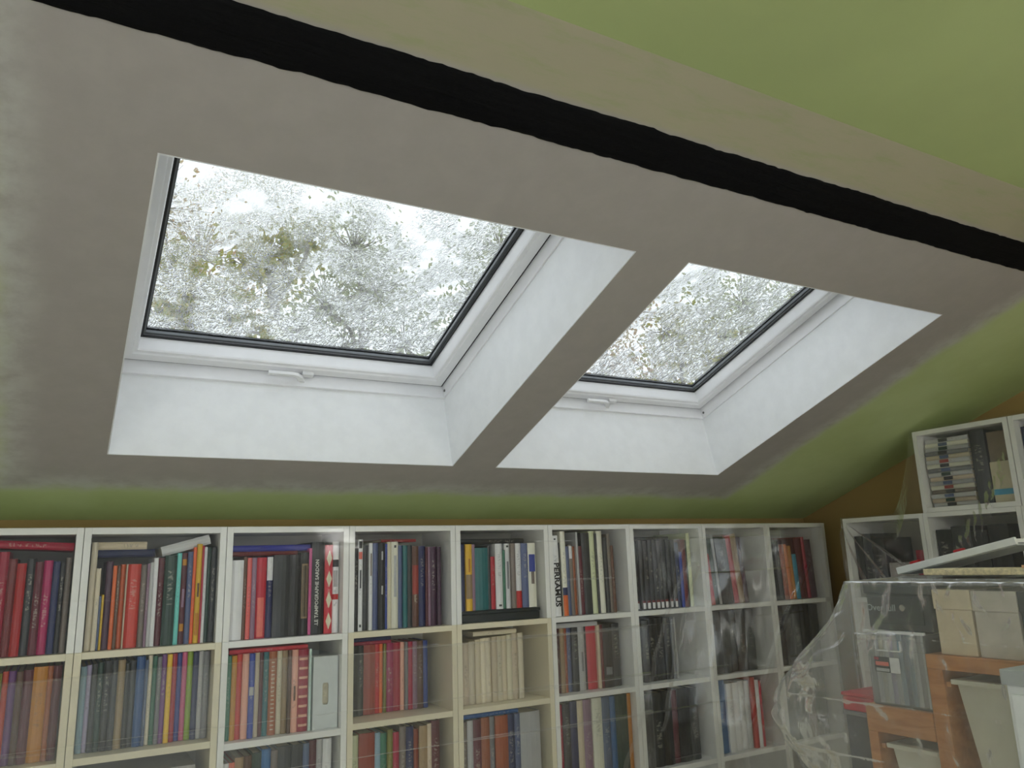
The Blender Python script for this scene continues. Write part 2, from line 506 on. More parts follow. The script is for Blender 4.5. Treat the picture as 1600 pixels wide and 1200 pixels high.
# ------------------------------------------------------------------ skylights
def skylight(k, label):
    x0, x1 = OPEN[k]
    base = S((x0 + x1) / 2, SO0, 0)
    e = bpy.data.objects.new('window_%d' % k, None)
    COL.objects.link(e)
    e.location = base
    tag(e, label, kind='structure')
    inv = Matrix.Translation(-base)
    def ch(o, par=None):
        o.data.transform(inv)
        o.parent = par or e
        return o
    t = 0.008
    sh = 0.09
    # lining boards
    ch(sbox('lining_board', (x0 - t, x0), (SO0, SO1), (0.001, 0.66), M_LINING, ds=sh * .87))
    ch(sbox('lining_board', (x1, x1 + t), (SO0, SO1), (0.001, 0.66), M_LINING, ds=sh * .87))
    ch(sbox('lining_board', (x0 - t, x1 + t), (SO0 - t, SO0), (0.001, 0.66), M_LINING, ds=sh * .87))
    ch(sbox('lining_board', (x0 - t, x1 + t), (SO1, SO1 + t), (0.001, 0.66), M_LINING, ds=sh * .87))
    f0, f1 = SO0 + sh, SO1 + sh
    # fixed frame, a shade proud of the lining, with a rounded lip
    p = 0.014
    ch(sbox('frame_rail', (x0 - t, x1 + t), (f0 - 0.06, f0 + p), (0.645, 0.93), M_PVC, bevel=0.002))
    ch(sbox('frame_rail', (x0 - t, x1 + t), (f1 - p, f1 + 0.06), (0.645, 0.93), M_PVC, bevel=0.002))
    ch(sbox('frame_stile', (x0 - 0.06, x0 + p), (f0 - 0.03, f1 + 0.03), (0.645, 0.93), M_PVC, bevel=0.002))
    ch(sbox('frame_stile', (x1 - p, x1 + 0.06), (f0 - 0.03, f1 + 0.03), (0.645, 0.93), M_PVC, bevel=0.002))
    # sash with mitred members: outer edge, face, chamfer, deep rebate
    g = p + 0.011
    for xr_, sr_ in (((x0 + p, x1 - p), (f0 + p, f0 + g)), ((x0 + p, x1 - p), (f1 - g, f1 - p)), ((x0 + p, x0 + g), (f0 + g, f1 - g)), ((x1 - g, x1 - p), (f0 + g, f1 - g))):
        ch(sbox('gap_shade', xr_, sr_, (0.768, 0.80), M_GASKET))  # black strip painted in for the shade between frame and sash
    oa = (x0 + g, x1 - g, f0 + g, f1 - g)
    fa = 0.112
    ring_prof = [(0.0, D_FR + 0.01), (0.008, D_FR), (0.082, D_FR), (0.09, D_FR + 0.012), (0.112, D_FR + 0.016), (0.118, D_FR + 0.03), (0.136, 0.93), (0.0, 0.93)]
    def sash(name, side):
        bm = bmesh.new()
        ends = []
        for end in (0, 1):
            ring = []
            for off, d in ring_prof:
                if side == 'b': pt = (oa[0] + off if end == 0 else oa[1] - off, oa[2] + off)
                if side == 't': pt = (oa[0] + off if end == 0 else oa[1] - off, oa[3] - off)
                if side == 'l': pt = (oa[0] + off, oa[2] + off if end == 0 else oa[3] - off)
                if side == 'r': pt = (oa[1] - off, oa[2] + off if end == 0 else oa[3] - off)
                ring.append(bm.verts.new(S(pt[0], pt[1], d)))
            ends.append(ring)
        n = len(ring_prof)
        for i in range(n):
            bm.faces.new((ends[0][i], ends[0][(i + 1) % n], ends[1][(i + 1) % n], ends[1][i]))
        bm.faces.new(ends[0]); bm.faces.new(ends[1][::-1])
        return ch(obj(name, bm, M_PVC))
    sash('sash_rail', 'b'); sash('sash_rail', 't'); sash('sash_stile', 'l'); sash('sash_stile', 'r')
    ia = (oa[0] + 0.136, oa[1] - 0.136, oa[2] + 0.136, oa[3] - 0.136)
    # rubber gasket and spacer bars round the pane
    def ringbars(name, w0, w1, d, mat):
        a = (ia[0] + w0, ia[1] - w0, ia[2] + w0, ia[3] - w0)
        w = w1 - w0
        ch(sbox(name, (a[0], a[1]), (a[2], a[2] + w), d, mat))
        ch(sbox(name, (a[0], a[1]), (a[3] - w, a[3]), d, mat))
        ch(sbox(name, (a[0], a[0] + w), (a[2] + w, a[3] - w), d, mat))
        ch(sbox(name, (a[1] - w, a[1]), (a[2] + w, a[3] - w), d, mat))
    ringbars('gasket', -0.012, 0.010, (0.885, 0.90), M_GASKET)
    ringbars('spacer_bar', -0.010, 0.026, (0.912, 0.935), M_SPACER)
    ringbars('outer_gasket', -0.02, 0.034, (0.948, 0.962), M_GASKET)
    # pane: object space is roof metres so that the rain runs down the slope
    bm = bmesh.new()
    pz = 0.5 * (0.935 + 0.948)
    hx, hs = (ia[1] - ia[0]) / 2 * U, (ia[3] - ia[2]) / 2 * U
    box(bm, (-hx - 0.004, -hs - 0.004, -0.0025), (hx + 0.004, hs + 0.004, 0.0025))
    bm.normal_update()
    for fc in bm.faces:
        fc.material_index = 1 if fc.normal.z > 0.5 else 0
    pane = obj('glass_pane', bm, [M_GLASS, M_RAIN])
    m = Matrix(((1, 0, 0), (0, -CT, ST), (0, ST, CT))).to_4x4()
    m.translation = S((ia[0] + ia[1]) / 2, (ia[2] + ia[3]) / 2, pz) - base
    pane.parent = e
    pane.matrix_basis = m
    tag(pane, 'rain spattered window pane')
    # handle on the bottom rail
    hxm = (x0 + x1) / 2 + 0.02
    s_h = f0 + 0.055
    plate = ch(sbox('handle', (hxm + 0.02, hxm + 0.115), (s_h - 0.022, s_h + 0.03), (0.722, 0.758), M_HANDLE, bevel=0.003))
    tag(plate, 'white lever handle')
    bm = bmesh.new()
    path = [(-0.265, 0.034), (-0.10, 0.034), (-0.06, 0.032), (-0.025, 0.022), (0.0, 0.0), (0.018, -0.03), (0.026, -0.062)]
    L, R_ = [], []
    for i, (px, ps) in enumerate(path):
        wd = (0.017, 0.017, 0.018, 0.02, 0.024, 0.028, 0.026)[i]
        tx = path[min(i + 1, 6)][0] - path[max(i - 1, 0)][0]
        ts = path[min(i + 1, 6)][1] - path[max(i - 1, 0)][1]
        l = math.hypot(tx, ts)
        nx, ns = -ts / l, tx / l
        for sd, lst in ((1, L), (-1, R_)):
            q = (hxm + px + nx * wd * sd, s_h + ps + ns * wd * sd)
            lst.append((bm.verts.new(S(q[0], q[1], 0.690)), bm.verts.new(S(q[0], q[1], 0.722))))
    for i in range(6):
        bm.faces.new((L[i][0], L[i + 1][0], R_[i + 1][0], R_[i][0]))
        bm.faces.new((L[i][1], R_[i][1], R_[i + 1][1], L[i + 1][1]))
        bm.faces.new((L[i][0], L[i][1], L[i + 1][1], L[i + 1][0]))
        bm.faces.new((R_[i][0], R_[i + 1][0], R_[i + 1][1], R_[i][1]))
    for i in (0, 6):
        bm.faces.new((L[i][0], R_[i][0], R_[i][1], L[i][1]))
    bmesh.ops.bevel(bm, geom=bm.edges[:], offset=0.0015, segments=1, affect='EDGES')
    ch(obj('lever', bm, M_HANDLE), plate).location = (0, 0, 0)
    bm = bmesh.new()
    tube(bm, [S(hxm + 0.026, s_h - 0.062, 0.68), S(hxm + 0.026, s_h - 0.062, 0.732)], 0.012, 14)
    ch(obj('pivot_boss', bm, M_HANDLE, smooth=False), plate)
    # small screw cap low on the right stile
    bm = bmesh.new()
    tube(bm, [S(x1 - p - 0.006, f0 + 0.05, 0.70), S(x1 - p + 0.004, f0 + 0.05, 0.70)], 0.005, 12)
    ch(obj('screw_cap', bm, M_DARKHOLE))
skylight(1, 'larger nearer skylight with white lining and rain streaked glass, on the left')
skylight(2, 'farther right skylight with white lining and rain streaked glass')

# ------------------------------------------------------------------ bookcases along the knee wall
T = 0.048
SH = [-0.877, -1.592, -2.39, -3.19, -4.1]
DEPTH = 0.68
ORD = ['first', 'second', 'third', 'fourth', 'fifth', 'sixth', 'seventh', 'eighth', 'ninth', 'tenth', 'eleventh', 'twelfth', 'thirteenth', 'fourteenth', 'fifteenth', 'sixteenth', 'seventeenth', 'eighteenth', 'nineteenth', 'twentieth', 'twenty-first', 'twenty-second', 'twenty-third', 'twenty-fourth', 'twenty-fifth', 'twenty-sixth']
SH2 = {1: 0.012, 2: -0.022}

def bookcase(loc, rz, width, height, shelves, label, name='bookcase', mat=None, group='white open bookcases'):
    """local: x across, -y front, z up from 0; sizes in units"""
    e = empty(name, loc, rz)
    tag(e, label, 'bookcase', group)
    mat = mat or M_SHELF
    a = 0.002
    w, h, d = width - 2 * a, height, DEPTH
    k = U
    bv = 0.0012
    boxo('side_panel', (a * k, 0, 0), ((a + T) * k, d * k, h * k), mat, e, bv)
    boxo('side_panel', ((a + w - T) * k, 0, 0), ((a + w) * k, d * k, h * k), mat, e, bv)
    boxo('top_panel', ((a + T) * k, 0, (h - T) * k), ((a + w - T) * k, d * k, h * k), mat, e, bv)
    for z in shelves:
        boxo('shelf', ((a + T) * k, 0.004 * k, (z - T) * k), ((a + w - T) * k, (d - 0.02) * k, z * k), mat, e, bv)
    boxo('back_panel', ((a + T) * k, (d - 0.02) * k, 0.0005), ((a + w - T) * k, d * k, (h - T) * k), M_SHELFBACK, e)
    return e

HT = -ZF
M_CREAM = simple('yellowed_melamine', (236, 226, 198), 0.4, 0.02, 9, 0.03)
def shelf_z(c, r):
    return SH[r] + (SH2.get(c, 0) if r == 1 else 0)
for c in range(0, 9):
    sh = [shelf_z(c, r) + HT for r in range(1, 5)]
    where = 'leftmost' if c == 0 else ('rightmost' if c == 8 else ORD[c])
    old = c in (0, 1, 3, 4)
    pos = ' from left' if 0 < c < 8 else ''
    bookcase(W(c, 0, ZF), 0, 1.0, HT + SH[0], sh, '%s bookcase%s in the row along the knee wall, %s' % (where, pos, 'yellowed cream panels' if old else 'white panels'), mat=M_CREAM if old else M_SHELF)
    bookcase(W(c, 0, SH[0] + 0.0005), 0, 1.0, -SH[0], [], 'white add-on shelf unit stacked on the %s bookcase%s' % (where, pos), 'shelf_unit', group='add-on units on the bookcases')

# ------------------------------------------------------------------ books
PAL = dict(crimson=(170, 28, 55), red=(196, 44, 46), darkred=(112, 26, 32), maroon=(92, 26, 38), black=(26, 26, 28), charcoal=(52, 54, 57), darkgreen=(28, 58, 48), navy=(34, 44, 88), blue=(38, 96, 156), slate=(84, 98, 134), paleblue=(160, 190, 210), teal=(40, 112, 118), turquoise=(112, 204, 196), green=(58, 122, 96), olive=(128, 126, 48), lime=(146, 178, 48), yellow=(234, 190, 48), ochre=(200, 134, 36), orange=(226, 108, 46), rust=(158, 82, 44), brown=(98, 66, 50), tan=(158, 132, 98), taupe=(124, 112, 104), beige=(212, 196, 170), cream=(230, 220, 192), ivory=(228, 226, 208), white=(232, 232, 232), lightgrey=(186, 186, 186), grey=(126, 126, 130), lavender=(190, 180, 212), mauve=(146, 114, 136), purple=(116, 66, 132), plum=(66, 34, 60), pink=(212, 94, 144), magenta=(168, 32, 86), salmon=(236, 120, 106), peach=(230, 174, 150), palegreen=(206, 212, 172), mint=(194, 220, 210), royalblue=(52, 68, 156), brick=(158, 60, 50), sky=(70, 160, 200))
WORDS = dict(darkred='dark red', darkgreen='dark green', paleblue='pale blue', lightgrey='light grey', slate='slate blue', palegreen='pale green', royalblue='royal blue', sky='sky blue', brick='brick red', green='green', lime='lime green')
BM = {}
def book_mat(c):
    if c in BM:
        return BM[c]
    m = N('book_cover_' + c)
    base = lin(PAL[c])
    lum = 0.2126 * base[0] + 0.7152 * base[1] + 0.0722 * base[2]
    ink = lin((212, 206, 190)) if lum < 0.22 else lin((70, 62, 66))
    gen = m.n('TexCoord').outputs['Generated']
    oi = m.n('ObjectInfo')
    rnd = oi.outputs['Random']
    sep = m.n('SeparateXYZ', inp={0: gen})
    gx, gz = sep.outputs[0], sep.outputs[2]
    # printed spine lines: broken runs of ink down the middle of the spine
    comb = m.n('CombineXYZ', inp={0: m.math('MULTIPLY', gx, 3.0), 1: m.math('MULTIPLY', rnd, 37.0), 2: m.math('MULTIPLY', gz, 46.0)})
    nz = m.noise(comb.outputs[0], 1.0, 2, 0.5)
    mid = m.smooth(m.math('ABSOLUTE', m.math('SUBTRACT', gx, 0.5)), 0.26, 0.18)
    lo = m.math('ADD', 0.22, m.math('MULTIPLY', rnd, 0.3))
    span = m.math('MULTIPLY', m.math('GREATER_THAN', gz, lo), m.math('LESS_THAN', gz, m.math('ADD', lo, 0.38)))
    has = m.math('GREATER_THAN', m.math('FRACT', m.math('MULTIPLY', rnd, 7.31)), 0.4)
    ink_f = m.math('MULTIPLY', m.math('MULTIPLY', m.math('MULTIPLY', mid, span), has), m.math('MULTIPLY', m.smooth(nz, 0.48, 0.62), 0.3))
    wear = m.noise(m.coords('Object'), 40, 4, 0.6)
    hsv = m.n('HueSaturation', inp={'Color': base, 'Value': m.math('ADD', 0.82, m.math('MULTIPLY', m.math('FRACT', m.math('MULTIPLY', rnd, 3.7)), 0.36)), 'Hue': m.math('ADD', 0.49, m.math('MULTIPLY', rnd, 0.02)), 'Saturation': 1.0})
    cc = m.mix(m.math('MULTIPLY', m.smooth(wear, 0.5, 0.8), 0.15), hsv.outputs[0], lin((150, 146, 140)))
    m.principled(m.mix(ink_f, cc, ink), 0.42)
    BM[c] = m.m
    return m.m

def book_mesh(w, h, d):
    """cover with a gently rounded spine at y=0; boards 2 mm"""
    t = min(0.0024, w * 0.16)
    r = min(0.006, w * 0.22)
    bm = bmesh.new()
    outer = [(-w / 2, d), (-w / 2, r), (-w / 4, r * 0.25), (0, 0), (w / 4, r * 0.25), (w / 2, r), (w / 2, d)]
    inner = [(w / 2 - t, d), (w / 2 - t, r + t), (-w / 2 + t, r + t), (-w / 2 + t, d)]
    ring = outer + inner
    lo = [bm.verts.new((x, y, 0)) for x, y in ring]
    hi = [bm.verts.new((x, y, h)) for x, y in ring]
    n = len(ring)
    for i in range(n):
        bm.faces.new((lo[i], lo[(i + 1) % n], hi[(i + 1) % n], hi[i]))
    for q, fl in ((lo, True), (hi, False)):
        fs = [(0, 1, 9, 10), (1, 2, 9), (2, 3, 9), (3, 8, 9), (3, 4, 8), (4, 5, 8), (5, 6, 7, 8)]
        for f_ in fs:
            vsx = [q[i] for i in f_]
            bm.faces.new(vsx[::-1] if fl else vsx)
    pg = bmesh.new()
    box(pg, (-w / 2 + t, r + t, 0.002), (w / 2 - t, d - 0.004, h - 0.003))
    return bm, pg

def text_mesh(name, txt, size, mat, parent, loc, rot, bold=0.0, sx=1.0):
    cu = bpy.data.curves.new(name, 'FONT')
    cu.body = txt
    cu.size = size
    cu.align_x = 'CENTER'
    cu.align_y = 'CENTER'
    cu.extrude = 0.0002
    cu.offset = bold
    cu.resolution_u = 2
    tmp = bpy.data.objects.new(name, cu)
    COL.objects.link(tmp)
    dg = bpy.context.evaluated_depsgraph_get()
    me = bpy.data.meshes.new_from_object(tmp.evaluated_get(dg))
    bpy.data.objects.remove(tmp)
    me.materials.clear()
    me.materials.append(mat)
    me.transform(Matrix.Scale(sx, 4, (1, 0, 0)))
    o = bpy.data.objects.new(name, me)
    link(o, parent)
    o.location = loc
    o.rotation_euler = rot
    return o

M_INKD = simple('black_ink', (22, 22, 24), 0.5)
M_INKL = simple('white_ink', (214, 212, 204), 0.5)
M_INKG = simple('grey_ink', (160, 168, 170), 0.5)
M_STK = {}
def patch_mat(c):
    if c not in M_STK:
        M_STK[c] = simple('print_' + c, PAL[c], 0.5, 0.05, 60)
    return M_STK[c]

def spine_patch(parent, w, z0, z1, c, fx=0.42, name='spine_label', x=0.0):
    """a printed label wrapped on the spine, 0.3 mm proud"""
    bm = bmesh.new()
    r = min(0.006, w * 0.22)
    xs = [-w * fx, -w * fx * 0.5, 0, w * fx * 0.5, w * fx]
    rows = []
    for xx in xs:
        q = abs(xx) / (w / 2)
        yy = r * (0.25 * min(1, q * 2) + 0.75 * max(0, q * 2 - 1)) - 0.0005
        rows.append([bm.verts.new((xx + x, yy, z0)), bm.verts.new((xx + x, yy, z1)), bm.verts.new((xx + x, yy + 0.0004, z1)), bm.verts.new((xx + x, yy + 0.0004, z0))])
    for i in range(4):
        for k in range(4):
            bm.faces.new((rows[i][k], rows[i][(k + 1) % 4], rows[i + 1][(k + 1) % 4], rows[i + 1][k]))
    bm.faces.new(rows[0]); bm.faces.new(rows[-1][::-1])
    return obj(name, bm, patch_mat(c), parent)

def diamond_patch(parent, w, zc, hh, c):
    bm = bmesh.new()
    y = -0.0006
    f_ = [bm.verts.new((0, y, zc - hh)), bm.verts.new((w * 0.36, y, zc)), bm.verts.new((0, y, zc + hh)), bm.verts.new((-w * 0.36, y, zc))]
    g_ = [bm.verts.new(v.co + Vector((0, 0.0016, 0))) for v in f_]
    bm.faces.new(f_); bm.faces.new(g_[::-1])
    for k in range(4):
        bm.faces.new((f_[k], f_[(k + 1) % 4], g_[(k + 1) % 4], g_[k]))
    obj('diamond_print', bm, patch_mat(c), parent)

GROUP = 'books on the white bookcases'
def size_word(w):
    return 'slim' if w < 0.0115 else ('thick' if w > 0.027 else '')

def place_book(name_label, c, w, h, d, loc, lean=0.0, rz=0.0, extras=(), flat=False):
    bm, pg = book_mesh(w, h, d)
    o = obj('book', bm, book_mat(c))
    obj('page_block', pg, M_PAGES, o)
    if flat:
        # lying on its side, spine forward: rotate about y by 90 degrees
        o.rotation_euler = (0, math.radians(90) + lean, rz)
    else:
        o.rotation_euler = (0, lean, rz)
    o.location = loc
    tag(o, name_label, 'book', GROUP)
    for ex in extras:
        k = ex[0]
        if k == 'band':
            spine_patch(o, w, ex[1] * h, ex[2] * h, ex[3], ex[4] if len(ex) > 4 else 0.46)
        elif k == 'text':
            text_mesh('spine_title', ex[1], ex[2], ex[3], o, (ex[5] if len(ex) > 5 else 0.0, -0.0007, h * ex[4]), (math.radians(90), math.radians(90) * (ex[6] if len(ex) > 6 else 1), 0), ex[7] if len(ex) > 7 else 0.0, ex[8] if len(ex) > 8 else 1.0)
        elif k == 'diamonds':
            for q in range(4):
                diamond_patch(o, w, h * (0.14 + 0.235 * q), h * 0.095, 'cream')
    return o

# per cell: colour, width weight, height (share of the cell); '_' is a gap
CELLS = {
 (0, 0): 'black 2.2 .86|darkgreen 1.5 .85|black 1.6 .84|darkgreen 1.2 .86|crimson 1 .86|darkred .8 .8|crimson .9 .76|charcoal .8 .8|maroon .8 .77|magenta .9 .78|navy .7 .77|black .5 .76|taupe .6 .8',
 (1, 0): 'cream .55 .93|cream .4 .7|slate .2 .46|yellow .22 .47|plum .6 .76|orange .35 .72|brown .3 .72|orange .45 .73|beige .15 .73|red 1.2 .73|taupe .5 .72|mauve .25 .73|lightgrey .32 .74|white .4 .78|maroon .6 .78|darkgreen 1.1 .8|turquoise .42 .82|maroon .55 .82|slate .5 .83|orange .32 .87|yellow .48 .9|red .2 .88|white .3 .87|darkgreen .4 .87|charcoal .5 .87',
 (2, 0): 'white 1 .74|brown .3 .77|salmon .38 .76|mauve .4 .76|red .9 .76|navy .55 .77|charcoal 1.4 .78|black 1 .78|black .75 .8|pink .28 .84|black 1.15 .9|red .72 .87|white .65 .9',
 (3, 0): 'black .5 .83|white .5 .92|charcoal .65 .86|white .38 .88|slate .65 .88|black .75 .88|royalblue .3 .87|cream .48 .89|ivory .75 .89|slate .5 .85|teal .5 .85|charcoal .6 .85|brown .75 .84|navy .75 .84|maroon .3 .83|mauve .35 .83|plum .75 .83|plum .45 .83|_ .7 0',
 (4, 0): 'navy .6 .74|yellow .55 .78|mauve .35 .72|teal 1.2 .68|charcoal .25 .7|crimson .4 .58|white .65 .79|green .25 .65|white .52 .79|taupe .42 .75|white .62 .78|slate .62 .76|ivory .75 .84|_ .5 0',
 (5, 0): 'white .85 .93|charcoal .3 .85|ivory .55 .98|slate .38 .8|taupe .45 .82|rust .4 .8|lightgrey .26 .97|maroon .55 .8|charcoal 1.0 .96|palegreen .7 .98|charcoal .25 .95|ivory .72 .98|charcoal .42 .9|taupe .4 .94|brown .35 .8|_ 1.1 0',
 (6, 0): 'maroon .2 .84|black .6 .85|black .55 .86|black .6 .85|black .55 .86|black .6 .86|black .55 .85|black .55 .86|black .5 .86|black .5 .85|navy .6 .82|royalblue .35 .7|darkred .6 .86|darkgreen .2 .85|palegreen .45 .94|_ .55 0',
 (7, 0): 'red .4 .66|darkgreen .45 .86|lightgrey .24 .92|black .95 .88|charcoal .4 .86|red .52 .9|tan .62 .92|plum .42 .88|_ 1.6 0',
 (8, 0): 'black .7 .84|charcoal .5 .8|rust .5 .76|orange .45 .76|ochre .28 .74|sky .55 .62|maroon .8 .84|crimson .35 .86|plum .8 .82|_ .8 0',
 (0, 1): 'navy 2 .8|green 1.6 .84|teal 1.4 .82|teal 1.2 .84|blue .8 .84|olive .7 .85|red .55 .86|purple .7 .86|brown .6 .85|maroon .9 .86|ochre 1.3 .88|rust .5 .88|maroon .8 .88',
 (1, 1): 'paleblue .55 .84|lavender .42 .85|charcoal .5 .86|darkgreen .55 .87|black .7 .88|charcoal .55 .88|tan .7 .88|black .4 .84|charcoal .6 .86|blue .8 .9|slate .3 .86|cream .42 .9|green .42 .89|grey .42 .88|purple .5 .9|yellow .48 .9|crimson .5 .9|royalblue .5 .9|pink .5 .92|lime .55 .94|navy .55 .9|lightgrey .45 .92|grey .6 .9',
 (2, 1): 'green .42 .84|ochre .42 .84|red .45 .85|peach .55 .86|royalblue .48 .86|beige .42 .86|maroon .35 .86|teal .45 .86|rust .7 .88|cream .42 .88|tan .5 .87|brown .3 .87|peach .6 .9|crimson .9 .88|mint .22 .9',
 (3, 1): 'black 1.2 .82|charcoal .5 .82|brick 1 .84|red .4 .86|orange .3 .82|olive .26 .86|magenta .7 .86|crimson .6 .86|peach .35 .87|grey .26 .87|crimson .4 .88|mauve .42 .88|brown .55 .88|royalblue .4 .89|_ .9 0',
 (4, 1): 'cream .6 .74|beige .6 .75|cream .55 .76|beige .5 .78|cream .5 .79|cream .5 .79|beige .5 .8|cream .55 .8|beige .5 .8|cream .5 .81|beige .55 .82|cream .5 .82|_ 1.6 0',
 (5, 1): 'slate .5 .84|maroon .35 .85|tan .42 .86|rust .3 .83|slate .45 .85|charcoal .62 .86|lightgrey .6 .88|charcoal .25 .86|red .95 .9|beige .3 .89|darkred .28 .88|black 1.0 .88|charcoal .9 .87|_ .35 0',
 (6, 1): 'black .7 .86|charcoal .5 .85|black .6 .86|black .7 .87|charcoal .5 .86|grey .24 .84|lightgrey .2 .86|_ 1.8 0',
 (7, 1): 'charcoal 1.1 .92|black .9 .93|charcoal .8 .92|black 1.0 .93|charcoal .9 .92|_ 1.5 0',
 (8, 1): 'black 1 .9|charcoal .8 .92|black 1 .9|black .8 .92|charcoal .9 .9|_ 1.0 0',
 (2, 2): 'white .3 .8|salmon .3 .8|tan .45 .84|brown .45 .84|darkgreen .5 .86|blue .5 .88|taupe .35 .86|charcoal .8 .88|black .6 .88|slate .35 .88|maroon .42 .9|lightgrey .35 .9|white .5 .9|_ .3 0',
 (3, 2): 'palegreen .5 .86|brick 1 .87|paleblue .35 .86|green .4 .85|olive .35 .88|crimson .45 .84|taupe .42 .89|navy .5 .88|rust .4 .84|tan .55 .87|beige .3 .88|maroon .6 .9|_ .6 0',
 (4, 2): 'taupe .4 .84|lightgrey .4 .85|maroon .6 .85|rust .6 .86|grey .35 .86|rust .9 .88|navy .5 .88|slate .4 .86|lightgrey 1.5 .9|_ .5 0',
 (5, 2): 'crimson .42 .88|charcoal .5 .88|navy .5 .9|beige .45 .9|mauve .6 .9|ivory .7 .92|slate .6 .91|blue .4 .9|darkgreen .9 .92|ochre .3 .96',
 (6, 2): 'black .8 .86|charcoal .8 .87|black .7 .88|maroon .5 .87|black .9 .88|charcoal .7 .87|_ .7 0',
 (7, 2): 'blue .85 .92|white .5 .86|white .55 .86|white .5 .87|lightgrey .4 .86|red .35 .9|white .3 .86|red .25 .84|_ 1.1 0',
 (8, 2): 'charcoal .8 .9|black .8 .9|brown .5 .86|black .9 .9|_ .6 0',
}
SETBACK = {(1, 1): .15, (3, 1): .3, (2, 1): .08, (0, 1): .12, (5, 1): .12, (4, 1): .14, (6, 1): .12}
LEAN = {(7, 0): -5.0, (8, 0): -2.5, (5, 0): -0.8}
EXTRA = {
 ((2, 0), 5): (('band', .7, .99, 'white'),),
 ((2, 0), 4): (('band', .02, .5, 'salmon', .3),),
 ((2, 0), 8): (('band', .2, .86, 'tan', .36), ('band', .22, .84, 'charcoal', .28)),
 ((2, 0), 10): (('text', '.LE TAMPOGRAPHE SARDON', 0.0165, M_INKL, .45, -0.004, -1, 0.0004, 1.0),),
 ((2, 0), 11): (('diamonds',),),
 ((2, 0), 12): (('band', .72, .8, 'charcoal'), ('band', .36, .42, 'red'), ('band', .5, .68, 'lightgrey', .3)),
 ((3, 0), 1): (('band', .9, .98, 'black', .36), ('band', .78, .86, 'salmon', .4), ('band', .46, .66, 'charcoal', .16), ('band', .04, .07, 'charcoal', .2)),
 ((3, 0), 3): (('band', .62, .88, 'taupe', .2),),
 ((3, 0), 5): (('band', .8, .9, 'lightgrey', .12), ('band', .4, .5, 'lightgrey', .12)),
 ((3, 0), 8): (('band', .36, .84, 'lightgrey', .2), ('band', .93, .96, 'charcoal', .16)),
 ((3, 0), 12): (('band', .4, .76, 'brick', .46),),
 ((4, 0), 1): (('band', .18, .54, 'tan', .5), ('band', .58, .78, 'ochre', .16)),
 ((4, 0), 10): (('band', .0, .26, 'red', .5),),
 ((4, 0), 12): (('band', .55, .82, 'royalblue', .4), ('band', .36, .55, 'taupe', .2)),
 ((4, 0), 6): (('band', .04, .07, 'charcoal', .2),),
 ((4, 0), 8): (('band', .3, .72, 'grey', .16), ('band', .94, .97, 'charcoal', .2)),
 ((5, 0), 0): (('text', 'PERRAMUS', 0.031, M_INKD, .39, 0.0, 1, 0.0010, 1.12), ('band', .945, .965, 'charcoal', .12)),
 ((5, 0), 2): (('band', .0, .24, 'orange', .5), ('band', .24, .33, 'navy', .5)),
 ((5, 0), 4): (('band', .8, .98, 'white', .4),),
 ((2, 1), 4): (('band', .5, .6, 'lightgrey', .4),),
 ((2, 1), 13): tuple(('band', .06 + .115 * q, .09 + .115 * q, 'peach', .42) for q in range(8)),
 ((2, 1), 8): tuple(('band', .06 + .05 * q, .075 + .05 * q, 'beige', .2) for q in range(17)),
 ((2, 1), 12): (('band', .38, .56, 'brown', .14),),
 ((3, 1), 0): (('band', .04, .2, 'yellow', .14),),
 ((1, 0), 17): (('band', .86, .93, 'ochre', .34), ('band', .14, .22, 'ochre', .34), ('band', .4, .6, 'mauve', .2)),
 ((1, 0), 20): (('band', .08, .3, 'ochre', .34), ('band', .46, .6, 'brown', .2)),
 ((5, 1), 6): (('band', .3, .6, 'grey', .14),),
 ((5, 1), 11): (('band', .2, .32, 'grey', .3),),
 ((6, 0), 0): (),
}
for q in range(1, 10):
    EXTRA[((6, 0), q)] = (('band', .015, .1, 'white', .28), ('band', .1, .13, 'darkred', .36), ('band', .58, .7, 'charcoal', .2))

ROWW = ['top shelf', 'second shelf', 'third shelf']
def case_word(c):
    return 'leftmost bookcase' if c == 0 else ('rightmost bookcase of the row' if c == 8 else '%s bookcase from left' % ORD[c])

